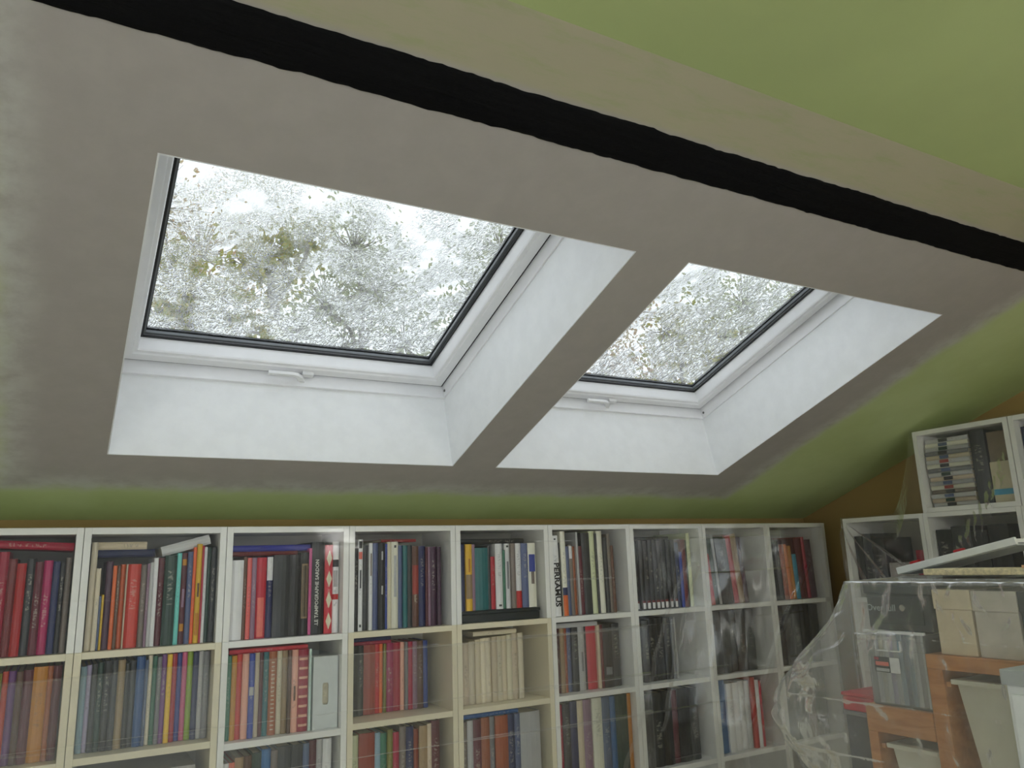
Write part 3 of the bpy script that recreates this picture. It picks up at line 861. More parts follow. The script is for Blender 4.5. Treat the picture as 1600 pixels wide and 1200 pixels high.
tops = {}
CAP = {(2, 1): .91, (3, 1): .86, (4, 1): .90, (5, 1): .90, (4, 2): .92}
for (c, r), spec in sorted(CELLS.items(), key=lambda kv: (kv[0][1], kv[0][0])):
    zt = shelf_z(c, r) + T * 0 
    ceil_ = -T if r == 0 else shelf_z(c, r - 1) - T
    cell_h = (ceil_ - zt) * U
    zbase = shelf_z(c, r)
    items = [s.split() for s in spec.split('|')]
    tot = sum(float(i[1]) for i in items)
    x_in0, x_in1 = c + T + 0.012, c + 1 - T - 0.012
    if (c, r) == (2, 1):
        x_in1 = c + 0.72
    lean = math.radians(LEAN.get((c, r), 0))
    maxh = max(float(i[2]) for i in items)
    extra_w = abs(math.sin(lean)) * maxh * cell_h / U
    x = x_in0 + (extra_w if lean < 0 else 0)
    sc = (x_in1 - x_in0 - extra_w) / tot
    lift = 0.0
    if (c, r) == (4, 0):
        lift = 0.042
    sb = SETBACK.get((c, r), 0.06)
    n_real = len([i for i in items if i[0] != '_'])
    tl = []
    for idx, (col_, wt, hf) in enumerate(items):
        wt, hf = float(wt) * sc, float(hf)
        if col_ == '_':
            x += wt
            continue
        w = wt * U * math.cos(lean) - 0.0006
        h = hf * cell_h
        if lift: h = min(h, cell_h - lift - 0.05)
        if r > 0: h = min(CAP.get((c, r), 0.97), hf * 1.07) * cell_h
        yb = sb + random.uniform(-0.015, 0.02)
        d = min(0.225, max(0.15, h * 0.72), (DEPTH - 0.035 - yb) * U)
        word = WORDS.get(col_, col_)
        sw = size_word(w)
        if c == 0 and idx < 4:
            place = 'behind the left photo edge'
        lab = ('%s %s book, %s from left on %s, %s' % (sw, word, ORD[idx], ROWW[r], case_word(c))).strip()
        loc = W(x + wt / 2, yb, zbase)
        loc.z += lift + abs(math.sin(lean)) * w / 2
        loc.z += 0.0012
        place_book(lab, col_, w, h, d, loc, lean, 0, EXTRA.get(((c, r), idx), ()))
        tl.append((x, x + wt, h + lift))
        x += wt
    tops[c, r] = (tl, zbase, cell_h)

# things lying flat on top of the rows: (cell, colour, x0, x1 within the case, thickness m, tilt deg, depth offset, label)
def flat_book(c, r, col_, x0, x1, th, label, tilt=0.0, yb=0.07, z=None, depth=0.2, above=0.0):
    tl, zb, ch_ = tops[c, r]
    hh = max([t[2] for t in tl if t[1] > c + x0 and t[0] < c + x1] or [0])
    zz = (hh if z is None else z) + above
    ln = (x1 - x0) * U
    # rotation +90 about y sends local z to +x and local x to -z
    loc = W(c + x0, yb, zb)
    loc.z += zz + th / 2 + 0.0006
    depth = min(depth, (DEPTH - 0.04 - yb) * U)
    o = place_book(label, col_, th, ln, depth, loc, 0, 0, (), flat=True)
    o.rotation_euler = (0, math.radians(90 + tilt), 0)
    return zz + th

flat_book(0, 0, 'crimson', 0.34, 0.945, 0.022, 'crimson book lying across the book tops in the leftmost bookcase', tilt=3.2, above=0.014)
z_ = flat_book(1, 0, 'navy', 0.075, 0.50, 0.022, 'navy book lying flat under a beige one in the second bookcase', z=0.265, yb=0.16)
flat_book(1, 0, 'beige', 0.09, 0.44, 0.023, 'beige book lying flat on a navy one in the second bookcase', z=z_, yb=0.16)
flat_book(1, 0, 'white', 0.54, 0.90, 0.030, 'tilted white book lying on the book tops in the second bookcase', tilt=-15, yb=0.09, z=0.262)
z_ = flat_book(2, 0, 'darkred', 0.06, 0.6, 0.014, 'dark red book lying flat under the long blue one, third bookcase', z=None, yb=0.14)
flat_book(2, 0, 'royalblue', 0.06, 0.76, 0.02, 'long royal blue book lying flat on top in the third bookcase', z=z_, yb=0.14)
flat_book(3, 0, 'brick', 0.33, 0.66, 0.010, 'thin brick red book lying flat on top in the fourth bookcase', yb=0.12)
flat_book(4, 0, 'black', 0.075, 0.78, 0.02, 'black book lying flat on upright books in the fifth bookcase', yb=0.1)
flat_book(6, 0, 'black', 0.08, 0.6, 0.014, 'black book lying flat over black volumes in the seventh bookcase', yb=0.1)
flat_book(2, 1, 'red', 0.08, 0.7, 0.013, 'red book lying flat on the second shelf of the third bookcase', yb=0.12)
z_ = flat_book(3, 1, 'crimson', 0.07, 0.5, 0.012, 'crimson book lying flat under a navy one, fourth bookcase', yb=0.32)
flat_book(3, 1, 'navy', 0.07, 0.5, 0.012, 'navy book lying flat on a crimson one, fourth bookcase', z=z_, yb=0.32)
flat_book(4, 1, 'cream', 0.24, 0.7, 0.016, 'cream book lying flat on cream paperbacks in the fifth bookcase', yb=0.16)
flat_book(5, 1, 'lightgrey', 0.07, 0.6, 0.017, 'light grey book lying flat on the second shelf, sixth bookcase', yb=0.1)
flat_book(4, 2, 'blue', 0.07, 0.66, 0.014, 'blue book lying flat on the third shelf of the fifth bookcase', yb=0.1)

# black slab the fifth bookcase's books stand on
e = empty('storage_case', W(4.5, 0.05, SH[0]))
tag(e, 'flat black case lying under the upright books in the fifth bookcase', 'case')
boxo('case_body', (-0.172, 0.004, 0.001), (0.162, 0.215, 0.03), simple('black_case', (24, 34, 36), 0.5), e, 0.003)
boxo('case_lid', (-0.174, 0.0, 0.03), (0.164, 0.218, 0.0415), simple('black_case_lid', (26, 36, 38), 0.45), e, 0.003)

# white magazine file with finger slot on the third bookcase's second shelf
def magazine_file():
    e = empty('magazine_file', W(2.72 + 0.118, 0.07, shelf_z(2, 1)))
    tag(e, 'pale grey magazine file with oval finger slot in the third bookcase', 'magazine file')
    mt = simple('pale_grey_card', (214, 220, 220), 0.55, 0.03)
    w, h, d = 0.082, 0.225, 0.22
    # front with a slot: built from a frame of faces
    bm = bmesh.new()
    slot = [( -0.007, 0.075), (0.007, 0.075), (0.010, 0.082), (0.010, 0.135), (0.007, 0.142), (-0.007, 0.142), (-0.010, 0.135), (-0.010, 0.082)]
    outr = [(-0.02, 0.0005), (0.02, 0.0005), (w / 2, 0.06), (w / 2, 0.16), (0.02, h), (-0.02, h), (-w / 2, 0.16), (-w / 2, 0.06)]
    A = [[bm.verts.new((x, y, z)) for x, z in slot] for y in (0, 0.003)]
    B = [[bm.verts.new((x, y, z)) for x, z in outr] for y in (0, 0.003)]
    for k in range(8):
        q = (k + 1) % 8
        bm.faces.new((A[0][k], A[0][q], B[0][q], B[0][k]))
        bm.faces.new((A[1][q], A[1][k], B[1][k], B[1][q]))
        bm.faces.new((A[0][q], A[0][k], A[1][k], A[1][q]))
        bm.faces.new((B[0][k], B[0][q], B[1][q], B[1][k]))
    for cx, cz, k in ((-1, 0, 0), (1, 0, 1), (1, 1, 4), (-1, 1, 5)):
        pass
    corners = [((-w / 2, 0.0005), 7, 0), ((w / 2, 0.0005), 1, 2), ((w / 2, h), 3, 4), ((-w / 2, h), 5, 6)]
    for (x, z), i, j in corners:
        v0, v1 = bm.verts.new((x, 0, z)), bm.verts.new((x, 0.003, z))
        bm.faces.new((B[0][i], B[0][j], v0)); bm.faces.new((B[1][j], B[1][i], v1))
        bm.faces.new((B[0][i], v0, v1, B[1][i])); bm.faces.new((v0, B[0][j], B[1][j], v1))
    obj('front_panel', bm, mt, e)
    boxo('side_panel', (-w / 2, 0.0031, 0.0005), (-w / 2 + 0.002, d, h), mt, e)
    boxo('side_panel', (w / 2 - 0.002, 0.0031, 0.0005), (w / 2, d, h), mt, e)
    boxo('back_panel', (-w / 2 + 0.002, d - 0.002, 0.0005), (w / 2 - 0.002, d, h), mt, e)
    boxo('paper_stack', (-w / 2 + 0.004, 0.012, 0.001), (w / 2 - 0.004, d - 0.01, h * 0.88), M_PAGES, e)
magazine_file()

# grey lidded box on the second bookcase's third shelf
e = empty('archive_box', W(1.48, 0.06, shelf_z(1, 2)))
tag(e, 'grey lidded archive box on the third shelf of the second bookcase', 'box')
mg = simple('grey_board', (168, 166, 160), 0.7, 0.06, 80)
boxo('box_body', (-0.15, 0.004, 0.0005), (0.15, 0.23, 0.2), mg, e, 0.002)
boxo('box_lid', (-0.153, 0.0, 0.2), (0.153, 0.234, 0.262), mg, e, 0.002)
boxo('label_holder', (0.115, -0.002, 0.232), (0.132, 0.0, 0.242), simple('dark_metal_rivet', (70, 70, 72), 0.4), e, 0.001)
# dark box with grey label on the seventh bookcase's third shelf is covered by its books' row

# ------------------------------------------------------------------ bookcases along the gable wall
XS = 8.75
Y1 = -0.46
def side_case(y0, z0, h, shelves, label):
    # local x axis runs towards the viewer (-Y world), front faces -X world
    return bookcase(W(XS, y0, z0), math.radians(-90), 1.0, h, shelves, label)
HL = HT + 0.02
side_case(Y1, ZF, HL, [HT - 0.86, HT - 1.6, HT - 2.4, 0.4], 'white bookcase in the right corner under the sheet, low step of the pair')
side_case(Y1 - 1, ZF, HL, [HT - 0.86, HT - 1.6, HT - 2.4, 0.4], 'white bookcase on the gable wall carrying the upper cube')
side_case(Y1 - 2, ZF, HL, [HT - 0.86, HT - 1.6, HT - 2.4, 0.4], 'white bookcase on the gable wall at the right photo edge')
side_case(Y1 - 1.01, 0.021, 0.86, [T + 0.001], 'white cube shelf on top holding stacked booklets and a cream box')
side_case(Y1 - 2.015, 0.021, 0.86, [T + 0.001], 'white cube shelf on top, cut by the right photo edge')

def side_pt(v, dx, z):       # v: distance from Y1 towards the viewer, dx: depth behind the front
    return W(XS + dx, Y1 - v, z)

def side_book(v0, wu, zb, h, col_, label, dx=0.08, d=0.2):
    w = wu * U - 0.001
    o = place_book(label, col_, w, h, d, side_pt(v0 + wu / 2, dx, zb) + Vector((0, 0, 0.0004)), 0, math.radians(-90))
    return o

# upper cube: two piles of booklets lying flat, a dark binder, a taupe sheet stack and a cream box with a blue stripe
zc = 0.021 + T + 0.0012
cols_ = ['lightgrey', 'beige', 'lightgrey', 'taupe', 'ivory', 'lightgrey', 'beige', 'lightgrey', 'grey', 'ivory', 'lightgrey', 'beige', 'grey', 'lightgrey', 'ivory', 'lightgrey']
zz = 0.0
NP = len(cols_)
for i, cc in enumerate(cols_):
    th = 0.0178
    lab = 'pale booklet lying %s from the bottom of the pile in the upper cube' % ORD[i]
    bm, pg = book_mesh(th - 0.0006, 0.185, 0.2)
    o = obj('booklet', bm, book_mat(cc))
    obj('page_block', pg, M_PAGES, o)
    o.rotation_euler = (0, math.radians(90), math.radians(-90))
    p_ = side_pt(1.01 + 0.07 + random.uniform(0, 0.012), 0.06 + random.uniform(0, 0.03), zc)
    p_.z += zz + th / 2 + 0.0004
    o.location = p_
    tag(o, lab, 'booklet', 'booklets piled in the upper cube')
    bm2 = bmesh.new()
    box(bm2, (-th / 2 + 0.002, -0.0012, 0.06), (th / 2 - 0.003, 0.0004, 0.098))
    obj('spine_picture', bm2, patch_mat(['charcoal', 'darkgreen', 'slate', 'charcoal', 'brick', 'slate'][i % 6]), o)
    zz += th
side_book(1.01 + 0.555, 0.15, zc, 0.295, 'charcoal', 'dark binder standing beside the booklet pile in the upper cube', 0.08, 0.23)
e = empty('storage_box', side_pt(1.01 + 0.835, 0.08, zc), math.radians(-90))
tag(e, 'cream cardboard box with a blue stripe in the upper cube', 'box')
mcr = simple('cream_card', (206, 196, 166), 0.6, 0.04)
boxo('box_body', (-0.045, 0, 0.0004), (0.045, 0.2, 0.16), mcr, e, 0.002)
boxo('blue_stripe', (-0.0455, -0.0006, 0.03), (0.0455, 0.1, 0.052), patch_mat('sky'), e)
o = boxo('document_box', (-0.045, 0.0, 0.0), (0.045, 0.2, 0.12), simple('taupe_card', (132, 116, 96), 0.7, 0.06), None, 0.003)
o.location = side_pt(1.01 + 0.835, 0.10, zc) + Vector((0, 0, 0.1606)); o.rotation_euler = (0, 0, math.radians(-90))
tag(o, 'taupe document box resting on the cream box in the upper cube', 'box')
for i, (wv, cc, hh) in enumerate(((.12, 'navy', .28), (.2, 'black', .29), (.14, 'navy', .27), (.16, 'charcoal', .28))):
    side_book(2.015 + 0.06 + sum((.12, .2, .14, .16)[:i]), wv, zc, hh, cc, '%s book, %s in the upper cube at the right photo edge' % (cc, ORD[i]))
# lower corner case, top compartment: dark volumes, a grey pack and a crimson book
zb1 = 0.02 - 0.86 - 0.02
for i, (v0, wv, cc, hh) in enumerate(((.06, .1, 'black', .27), (.165, .11, 'charcoal', .28), (.28, .16, 'black', .26), (.80, .1, 'crimson', .2))):
    side_book(v0, wv, zb1, hh, cc, '%s book, %s from left in the right corner bookcase under the sheet' % (cc, ORD[i] if cc != 'crimson' else 'last'))
o = boxo('paper_pack', (-0.055, 0, 0), (0.055, 0.2, 0.15), simple('grey_paper', (160, 154, 150), 0.7, 0.1), None, 0.004)
o.location = side_pt(.61, .08, zb1) + Vector((0, 0, 0.0005)); o.rotation_euler = (0, 0, math.radians(-90))
tag(o, 'grey paper pack beside the crimson book in the right corner bookcase', 'paper pack')
for i, (v0, wv, cc, hh) in enumerate(((1.06, .16, 'black', .28), (1.225, .2, 'charcoal', .29), (1.43, .16, 'black', .27), (1.6, .2, 'black', .29))):
    side_book(v0, wv, zb1, hh, cc, '%s volume, %s from left below the upper cube' % (cc, ORD[i]))

# ------------------------------------------------------------------ the covered pile in front of the gable
XP = 5.6
def pt(y, z, dx=0.0):
    return W(XP + dx, y, z)
M_CREAMBOX = simple('cream_cardboard', (222, 206, 176), 0.65, 0.05, 20)
M_PALEBOX = simple('pale_grey_cardboard', (208, 200, 188), 0.65, 0.05, 20)
M_DARKCASE = simple('charcoal_plastic', (44, 50, 54), 0.5, 0.08, 25)
M_CHROME = simple('polished_metal', (200, 200, 200), 0.2, 0.02, 10, 0.0, Metallic=1.0)
M_BIN = simple('translucent_cream_plastic', (214, 212, 196), 0.4, 0.03, 8)
M_WHITEPL = simple('white_plastic', (234, 236, 236), 0.35, 0.02)
M_GREYPL = simple('grey_plastic_rim', (176, 180, 180), 0.4, 0.02)
M_REDPL = simple('red_plastic_clip', (170, 20, 30), 0.35, 0.03)
M_BOARD = simple('yellowed_paper_edge', (226, 212, 176), 0.8, 0.12, 120, 0.4)
M_REDBOX = simple('red_fabric_box', (196, 40, 58), 0.6, 0.05)

def clear_plastic():
    m = N('clear_crate_plastic')
    t = m.n('BsdfTransparent', inp={'Color': (0.98, 0.985, 0.99, 1)})
    g = m.n('BsdfGlossy', inp={'Roughness': 0.12})
    d = m.n('BsdfDiffuse', inp={'Color': (0.8, 0.82, 0.84, 1)})
    a = m.n('MixShader', inp={0: m.math('ADD', m.n('Fresnel', inp={'IOR': 1.45}).outputs[0], 0.03), 1: t.outputs[0], 2: g.outputs[0]})
    nz = m.noise(m.coords(), 5, 3)
    m.surface(m.n('MixShader', inp={0: m.math('ADD', 0.10, m.math('MULTIPLY', nz, 0.08)), 1: a.outputs[0], 2: d.outputs[0]}).outputs[0])
    return m.m
M_CLEAR = clear_plastic()

# pine storage unit in two steps
e = empty('storage_unit', pt(-3.44, ZF))
tag(e, 'stepped pine storage unit holding cream bins under the plastic sheet', 'storage unit')
base = e.location.copy()
def pbox(name, y, z, dx, mat, par, bevel=0.002, org=None):
    a, b_ = pt(y[0], z[0], dx[0]) - (org if org is not None else base), pt(y[1], z[1], dx[1]) - (org if org is not None else base)
    lo = [min(a[i], b_[i]) for i in range(3)]; hi = [max(a[i], b_[i]) for i in range(3)]
    return boxo(name, lo, hi, mat, par, bevel)
pbox('top_board', (-4.62, -3.40), (-1.07, -0.985), (0, 0.85), M_PINE, e)
pbox('side_panel', (-3.50, -3.40), (ZF, -1.07), (0, 0.85), M_PINE, e)
pbox('side_panel', (-4.62, -4.52), (ZF, -1.07), (0, 0.85), M_PINE, e)
pbox('top_board', (-3.395, -2.92), (-1.50, -1.335), (0.0, 0.85), M_PINE, e)
pbox('side_panel', (-2.99, -2.92), (ZF, -1.50), (0, 0.85), M_PINE, e)
pbox('back_panel', (-4.52, -2.99), (ZF, -1.50), (0.82, 0.85), M_PINE, e)
pbox('bin_runner', (-3.53, -3.50), (-1.17, -1.14), (0.02, 0.82), M_PINE, e)
pbox('bin_runner', (-3.02, -2.99), (-1.60, -1.57), (0.02, 0.82), M_PINE, e)

def bin_(y0, y1, ztop, h, label):
    """tapered pull-out bin with a rolled rim"""
    o0 = pt((y0 + y1) / 2, ztop - h, 0.04)
    e = empty('storage_bin', o0)
    tag(e, label, 'storage bin', 'cream bins in the pine unit')
    w = abs(y1 - y0) * U
    hh = h * U
    dp = 0.26
    bm = bmesh.new()
    tp = 0.07 * hh
    t = 0.003
    def ring(z, ins, off):
        hw = w / 2 - ins - off
        return [bm.verts.new((ins + off, -hw, z)), bm.verts.new((dp - ins - off, -hw, z)), bm.verts.new((dp - ins - off, hw, z)), bm.verts.new((ins + off, hw, z))]
    a = ring(0, tp + 0.012, 0); b_ = ring(hh - 0.012, 0.006, 0); c_ = ring(hh - 0.012, 0.006, t); d_ = ring(t, tp + 0.012, t)
    for p_, q_ in ((a, b_), (b_, c_), (c_, d_)):
        for k in range(4):
            bm.faces.new((p_[k], p_[(k + 1) % 4], q_[(k + 1) % 4], q_[k]))
    bm.faces.new(a[::-1]); bm.faces.new(d_)
    obj('bin_body', bm, M_BIN, e)
    bm = bmesh.new()
    box(bm, (-0.012, -w / 2, hh - 0.012), (0.012, w / 2, hh), 0.003)
    box(bm, (dp - 0.012, -w / 2, hh - 0.012), (dp, w / 2, hh), 0.003)
    box(bm, (0.012, -w / 2, hh - 0.012), (dp - 0.012, -w / 2 + 0.012, hh), 0.003)
    box(bm, (0.012, w / 2 - 0.012, hh - 0.012), (dp - 0.012, w / 2, hh), 0.003)
    obj('bin_rim', bm, M_BIN, e)
bin_(-4.50, -3.535, -1.12, 0.62, 'tall cream bin hanging in the higher step of the pine unit')
bin_(-3.385, -3.035, -1.56, 0.45, 'small cream bin hanging in the lower step of the pine unit')

# clear crate of files on the low step
o0 = pt(-3.2, -1.333)
e = empty('file_crate', o0)
tag(e, 'clear plastic crate packed with pale blue and white files', 'crate')
def cbox(name, y, z, dx, mat, par=e, bevel=0.001):
    return pbox(name, y, z, dx, mat, par, bevel, o0)
cy0, cy1 = -3.388, -2.975
cbox('crate_base', (cy0, cy1), (-1.333, -1.322), (0.03, 0.75), M_CLEAR)
# front wall with the hand hole: built of four pieces round the opening
hy0, hy1, hz0, hz1 = -3.22, -3.05, -0.985, -0.925
cbox('crate_wall', (cy0, cy1), (-1.322, hz0), (0.02, 0.032), M_CLEAR)
cbox('crate_wall', (cy0, hy0), (hz0, hz1), (0.02, 0.032), M_CLEAR)
cbox('crate_wall', (hy1, cy1), (hz0, hz1), (0.02, 0.032), M_CLEAR)
cbox('crate_wall', (cy0, cy1), (hz1, -0.88), (0.02, 0.032), M_CLEAR)
cbox('hand_hole_rim', (hy0, hy1), (hz0 - 0.008, hz0), (0.008, 0.034), M_WHITEPL)
cbox('hand_hole_rim', (hy1, hy1 + 0.008), (hz0, hz1), (0.008, 0.034), M_WHITEPL)
cbox('hand_hole_rim', (hy0 - 0.008, hy0), (hz0, hz1), (0.008, 0.034), M_WHITEPL)
cbox('crate_side', (cy0, cy0 + 0.012), (-1.322, -0.88), (0.033, 0.75), M_CLEAR)
cbox('crate_side', (cy1 - 0.012, cy1), (-1.322, -0.88), (0.033, 0.75), M_CLEAR)
cbox('crate_rim', (cy0 - 0.01, cy1 + 0.012), (-0.88, -0.862), (0.012, 0.036), M_WHITEPL)
st = cbox('sticker', (-3.205, -3.02), (-1.125, -1.03), (0.0165, 0.0195), patch_mat('charcoal'))
cbox('sticker_print', (-3.205, -3.135), (-1.125, -1.03), (0.0135, 0.0163), patch_mat('white'))
cbox('sticker_print', (-3.055, -3.022), (-1.05, -1.034), (0.0135, 0.0163), patch_mat('crimson'))
cbox('sticker_print', (-3.125, -3.03), (-1.085, -1.06), (0.0135, 0.0163), patch_mat('salmon'))
cbox('sticker_print', (-3.125, -3.03), (-1.12, -1.10), (0.0135, 0.0163), patch_mat('lightgrey'))
fcols = ['white', 'lightgrey', 'white', 'paleblue', 'slate', 'paleblue', 'white', 'lavender', 'white', 'ivory', 'white']
yy = cy0 + 0.016
wu = (cy1 - cy0 - 0.034) / len(fcols)
for i, cc in enumerate(fcols):
    hh = 0.182 + random.uniform(-0.006, 0.008)
    bm, pg = book_mesh(wu * U - 0.0008, hh, 0.2)
    o = obj('file_folder', bm, book_mat(cc))
    obj('paper_sheets', pg, M_PAGES, o)
    o.rotation_euler = (0, 0, math.radians(-90))
    o.location = pt(yy + wu / 2, -1.3215, 0.06)
    tag(o, '%s file folder, %s from the right in the clear crate' % (WORDS.get(cc, cc), ORD[i]), 'folder', 'files in the clear crate')
    yy += wu

# charcoal case above the crate with a printed line and a metal stud
o0 = pt(-3.22, -0.86)
e = empty('storage_case', o0)
tag(e, 'charcoal case with a round metal stud on top of the clear crate', 'case')
cbox('case_body', (-3.45, -2.995), (-0.86, -0.63), (0.05, 0.7), M_DARKCASE, e, 0.004)
cbox('case_lid', (-3.465, -2.985), (-0.63, -0.575), (0.035, 0.715), simple('charcoal_lid', (50, 58, 60), 0.5), e, 0.004)
cbox('front_flap', (-3.40, -3.03), (-0.82, -0.64), (0.038, 0.05), simple('charcoal_flap', (40, 46, 50), 0.55), e, 0.003)
bm = bmesh.new()
tube(bm, [(0.038 * U, (-3.27 + 3.22) * U, (0.86 - 0.715) * U), (0.022 * U, (-3.27 + 3.22) * U, (0.86 - 0.715) * U)], [0.0105, 0.008], 18)
tag(obj('metal_stud', bm, M_CHROME, e), 'round metal stud')
text_mesh('printed_line', 'Over full', 0.024, M_INKG, e, (0.0365 * U, (-3.105 + 3.22) * U, (0.86 - 0.72) * U), (math.radians(90), 0, math.radians(-90)), 0.0002)

# two cardboard boxes on the high step
def carton(y0, y1, z1, mat, label, dx=0.04):
    o0 = pt((y0 + y1) / 2, -0.984, dx)
    e = empty('cardboard_box', o0)
    tag(e, label, 'box', 'boxes on the pine unit')
    pbox('box_body', (y0, y1), (-0.984, z1 - 0.12), (dx, dx + 0.7), mat, e, 0.003, o0)
    pbox('box_lid', (y0 - 0.006, y1 + 0.006), (z1 - 0.12, z1), (dx - 0.006, dx + 0.706), mat, e, 0.003, o0)
carton(-3.715, -3.485, -0.595, M_CREAMBOX, 'cream box beside the charcoal case on the pine unit')
carton(-3.985, -3.73, -0.60, M_PALEBOX, 'pale box right of the cream box on the pine unit')
carton(-4.20, -4.00, -0.60, M_DARKCASE, 'dark box at the right photo edge on the pine unit')

# clear lid with clips lying over the boxes, yellowed pad, grey board and white tray leaning on it
o0 = pt(-3.8, -0.574)
e = empty('crate_lid', o0)
tag(e, 'clear crate lid with moulded clips lying across the boxes', 'lid')
pbox('lid_plate', (-4.55, -3.36), (-0.574, -0.562), (0.02, 0.8), M_CLEAR, e, 0.001, o0)
pbox('lid_rim', (-4.55, -3.36), (-0.562, -0.53), (0.02, 0.035), M_CLEAR, e, 0.001, o0)
for yy in (-3.55, -3.70, -3.88):
    pbox('lid_clip', (yy - 0.03, yy + 0.03), (-0.57, -0.53), (0.005, 0.019), M_CLEAR, e, 0.001, o0)
o = pbox('paper_pad', (-4.1, -3.44), (-0.510, -0.472), (0.04, 0.28), M_BOARD, None, 0.003, Vector((0, 0, 0)))
tag(o, 'yellowed paper pad lying on the clear lid', 'paper pad')
o = pbox('magazine', (-4.5, -4.04), (-0.4715, -0.455), (0.05, 0.28), simple('peach_print', (226, 176, 140), 0.5), None, 0.001, Vector((0, 0, 0)))
tag(o, 'peach coloured magazine on the yellowed pad, right photo edge', 'magazine')
o0 = pt(-3.14, -0.512, 0.3)
e = empty('white_tray', o0)
tag(e, 'white tray with two red clips leaning on the covered pile', 'tray')
tilt = -math.atan2(0.165, 0.77)
e.rotation_euler = (tilt, 0, 0)
boxo('tray_plate', (0.0, -0.315, 0.008), (0.16, 0.02, 0.018), M_WHITEPL, e, 0.002)
boxo('tray_rim', (-0.006, -0.315, 0.004), (0.004, 0.02, 0.022), M_WHITEPL, e, 0.002)
boxo('tray_underside', (0.004, -0.31, 0.002), (0.155, 0.015, 0.0075), M_GREYPL, e, 0.001)
for yy in (-0.035, -0.165):
    boxo('red_clip', (-0.002, yy - 0.014, 0.0185), (0.014, yy + 0.014, 0.029), M_REDPL, e, 0.004)

# red fabric box and a dark bag low on the left of the pile
e = empty('fabric_box', pt(-2.80, -1.42, 0.1))
tag(e, 'red fabric box left of the clear crate under the sheet', 'box')
o0 = e.location.copy()
pbox('box_body', (-2.91, -2.66), (-1.42, -1.325), (0.1, 0.6), M_REDBOX, e, 0.006, o0)
pbox('box_lid', (-2.913, -2.655), (-1.325, -1.30), (0.095, 0.605), M_REDBOX, e, 0.004, o0)
e = empty('side_cabinet', pt(-2.79, ZF, 0.1))
tag(e, 'low dark grey cabinet under the red box', 'cabinet')
o0 = e.location.copy()
pbox('cabinet_body', (-2.91, -2.66), (ZF, -1.45), (0.12, 0.6), simple('dark_grey_laminate', (84, 86, 92), 0.5), e, 0.003, o0)
pbox('cabinet_top', (-2.915, -2.65), (-1.45, -1.421), (0.1, 0.61), simple('grey_laminate', (120, 120, 124), 0.5), e, 0.003, o0)

# white drawer tower standing in front of the sheet
e = empty('drawer_tower', W(5.15, -4.6, ZF))
tag(e, 'white plastic drawer tower with grey rim at the right photo edge', 'drawers')
o0 = e.location.copy()
def dbox(name, x, y, z, mat, par=e, bevel=0.003):
    a, b_ = W(x[0], y[0], z[0]) - o0, W(x[1], y[1], z[1]) - o0
    return boxo(name, a, b_, mat, par, bevel)
dbox('tower_body', (5.02, 5.35), (-4.9, -4.21), (ZF, -1.02), M_WHITEPL)
dbox('tower_top', (5.0, 5.36), (-4.92, -4.195), (-1.02, -0.945), M_GREYPL)
for k in range(6):
    dr = dbox('drawer', (5.005, 5.02), (-4.88, -4.23), (-1.5 - 0.46 * k, -1.06 - 0.46 * k), M_WHITEPL)
    dbox('drawer_grip', (4.985, 5.005), (-4.66, -4.45), (-1.30 - 0.46 * k, -1.26 - 0.46 * k), M_GREYPL, dr, 0.001)

# ------------------------------------------------------------------ polythene sheets
def grid_sheet(name, nu, nv, fn, mat, label):
    me = bpy.data.meshes.new(name)
    vs_, fs = [], []
    for j in range(nv + 1):
        for i in range(nu + 1):
            vs_.append(fn(i / nu, j / nv))
    for j in range(nv):
        for i in range(nu):
            a = j * (nu + 1) + i
            fs.append((a, a + 1, a + nu + 2, a + nu + 1))
    me.from_pydata([tuple(v) for v in vs_], [], fs)
    me.materials.append(mat)
    for p in me.polygons:
        p.use_smooth = True
    o = link(bpy.data.objects.new(name, me))
    tag(o, label, 'dust sheet', 'polythene dust sheets')
    return o

def seg_dist(px, pz, a, b):
    ax, az = a; bx, bz = b
    t = max(0, min(1, ((px - ax) * (bx - ax) + (pz - az) * (bz - az)) / ((bx - ax) ** 2 + (bz - az) ** 2)))
    return math.hypot(px - ax - t * (bx - ax), pz - az - t * (bz - az))

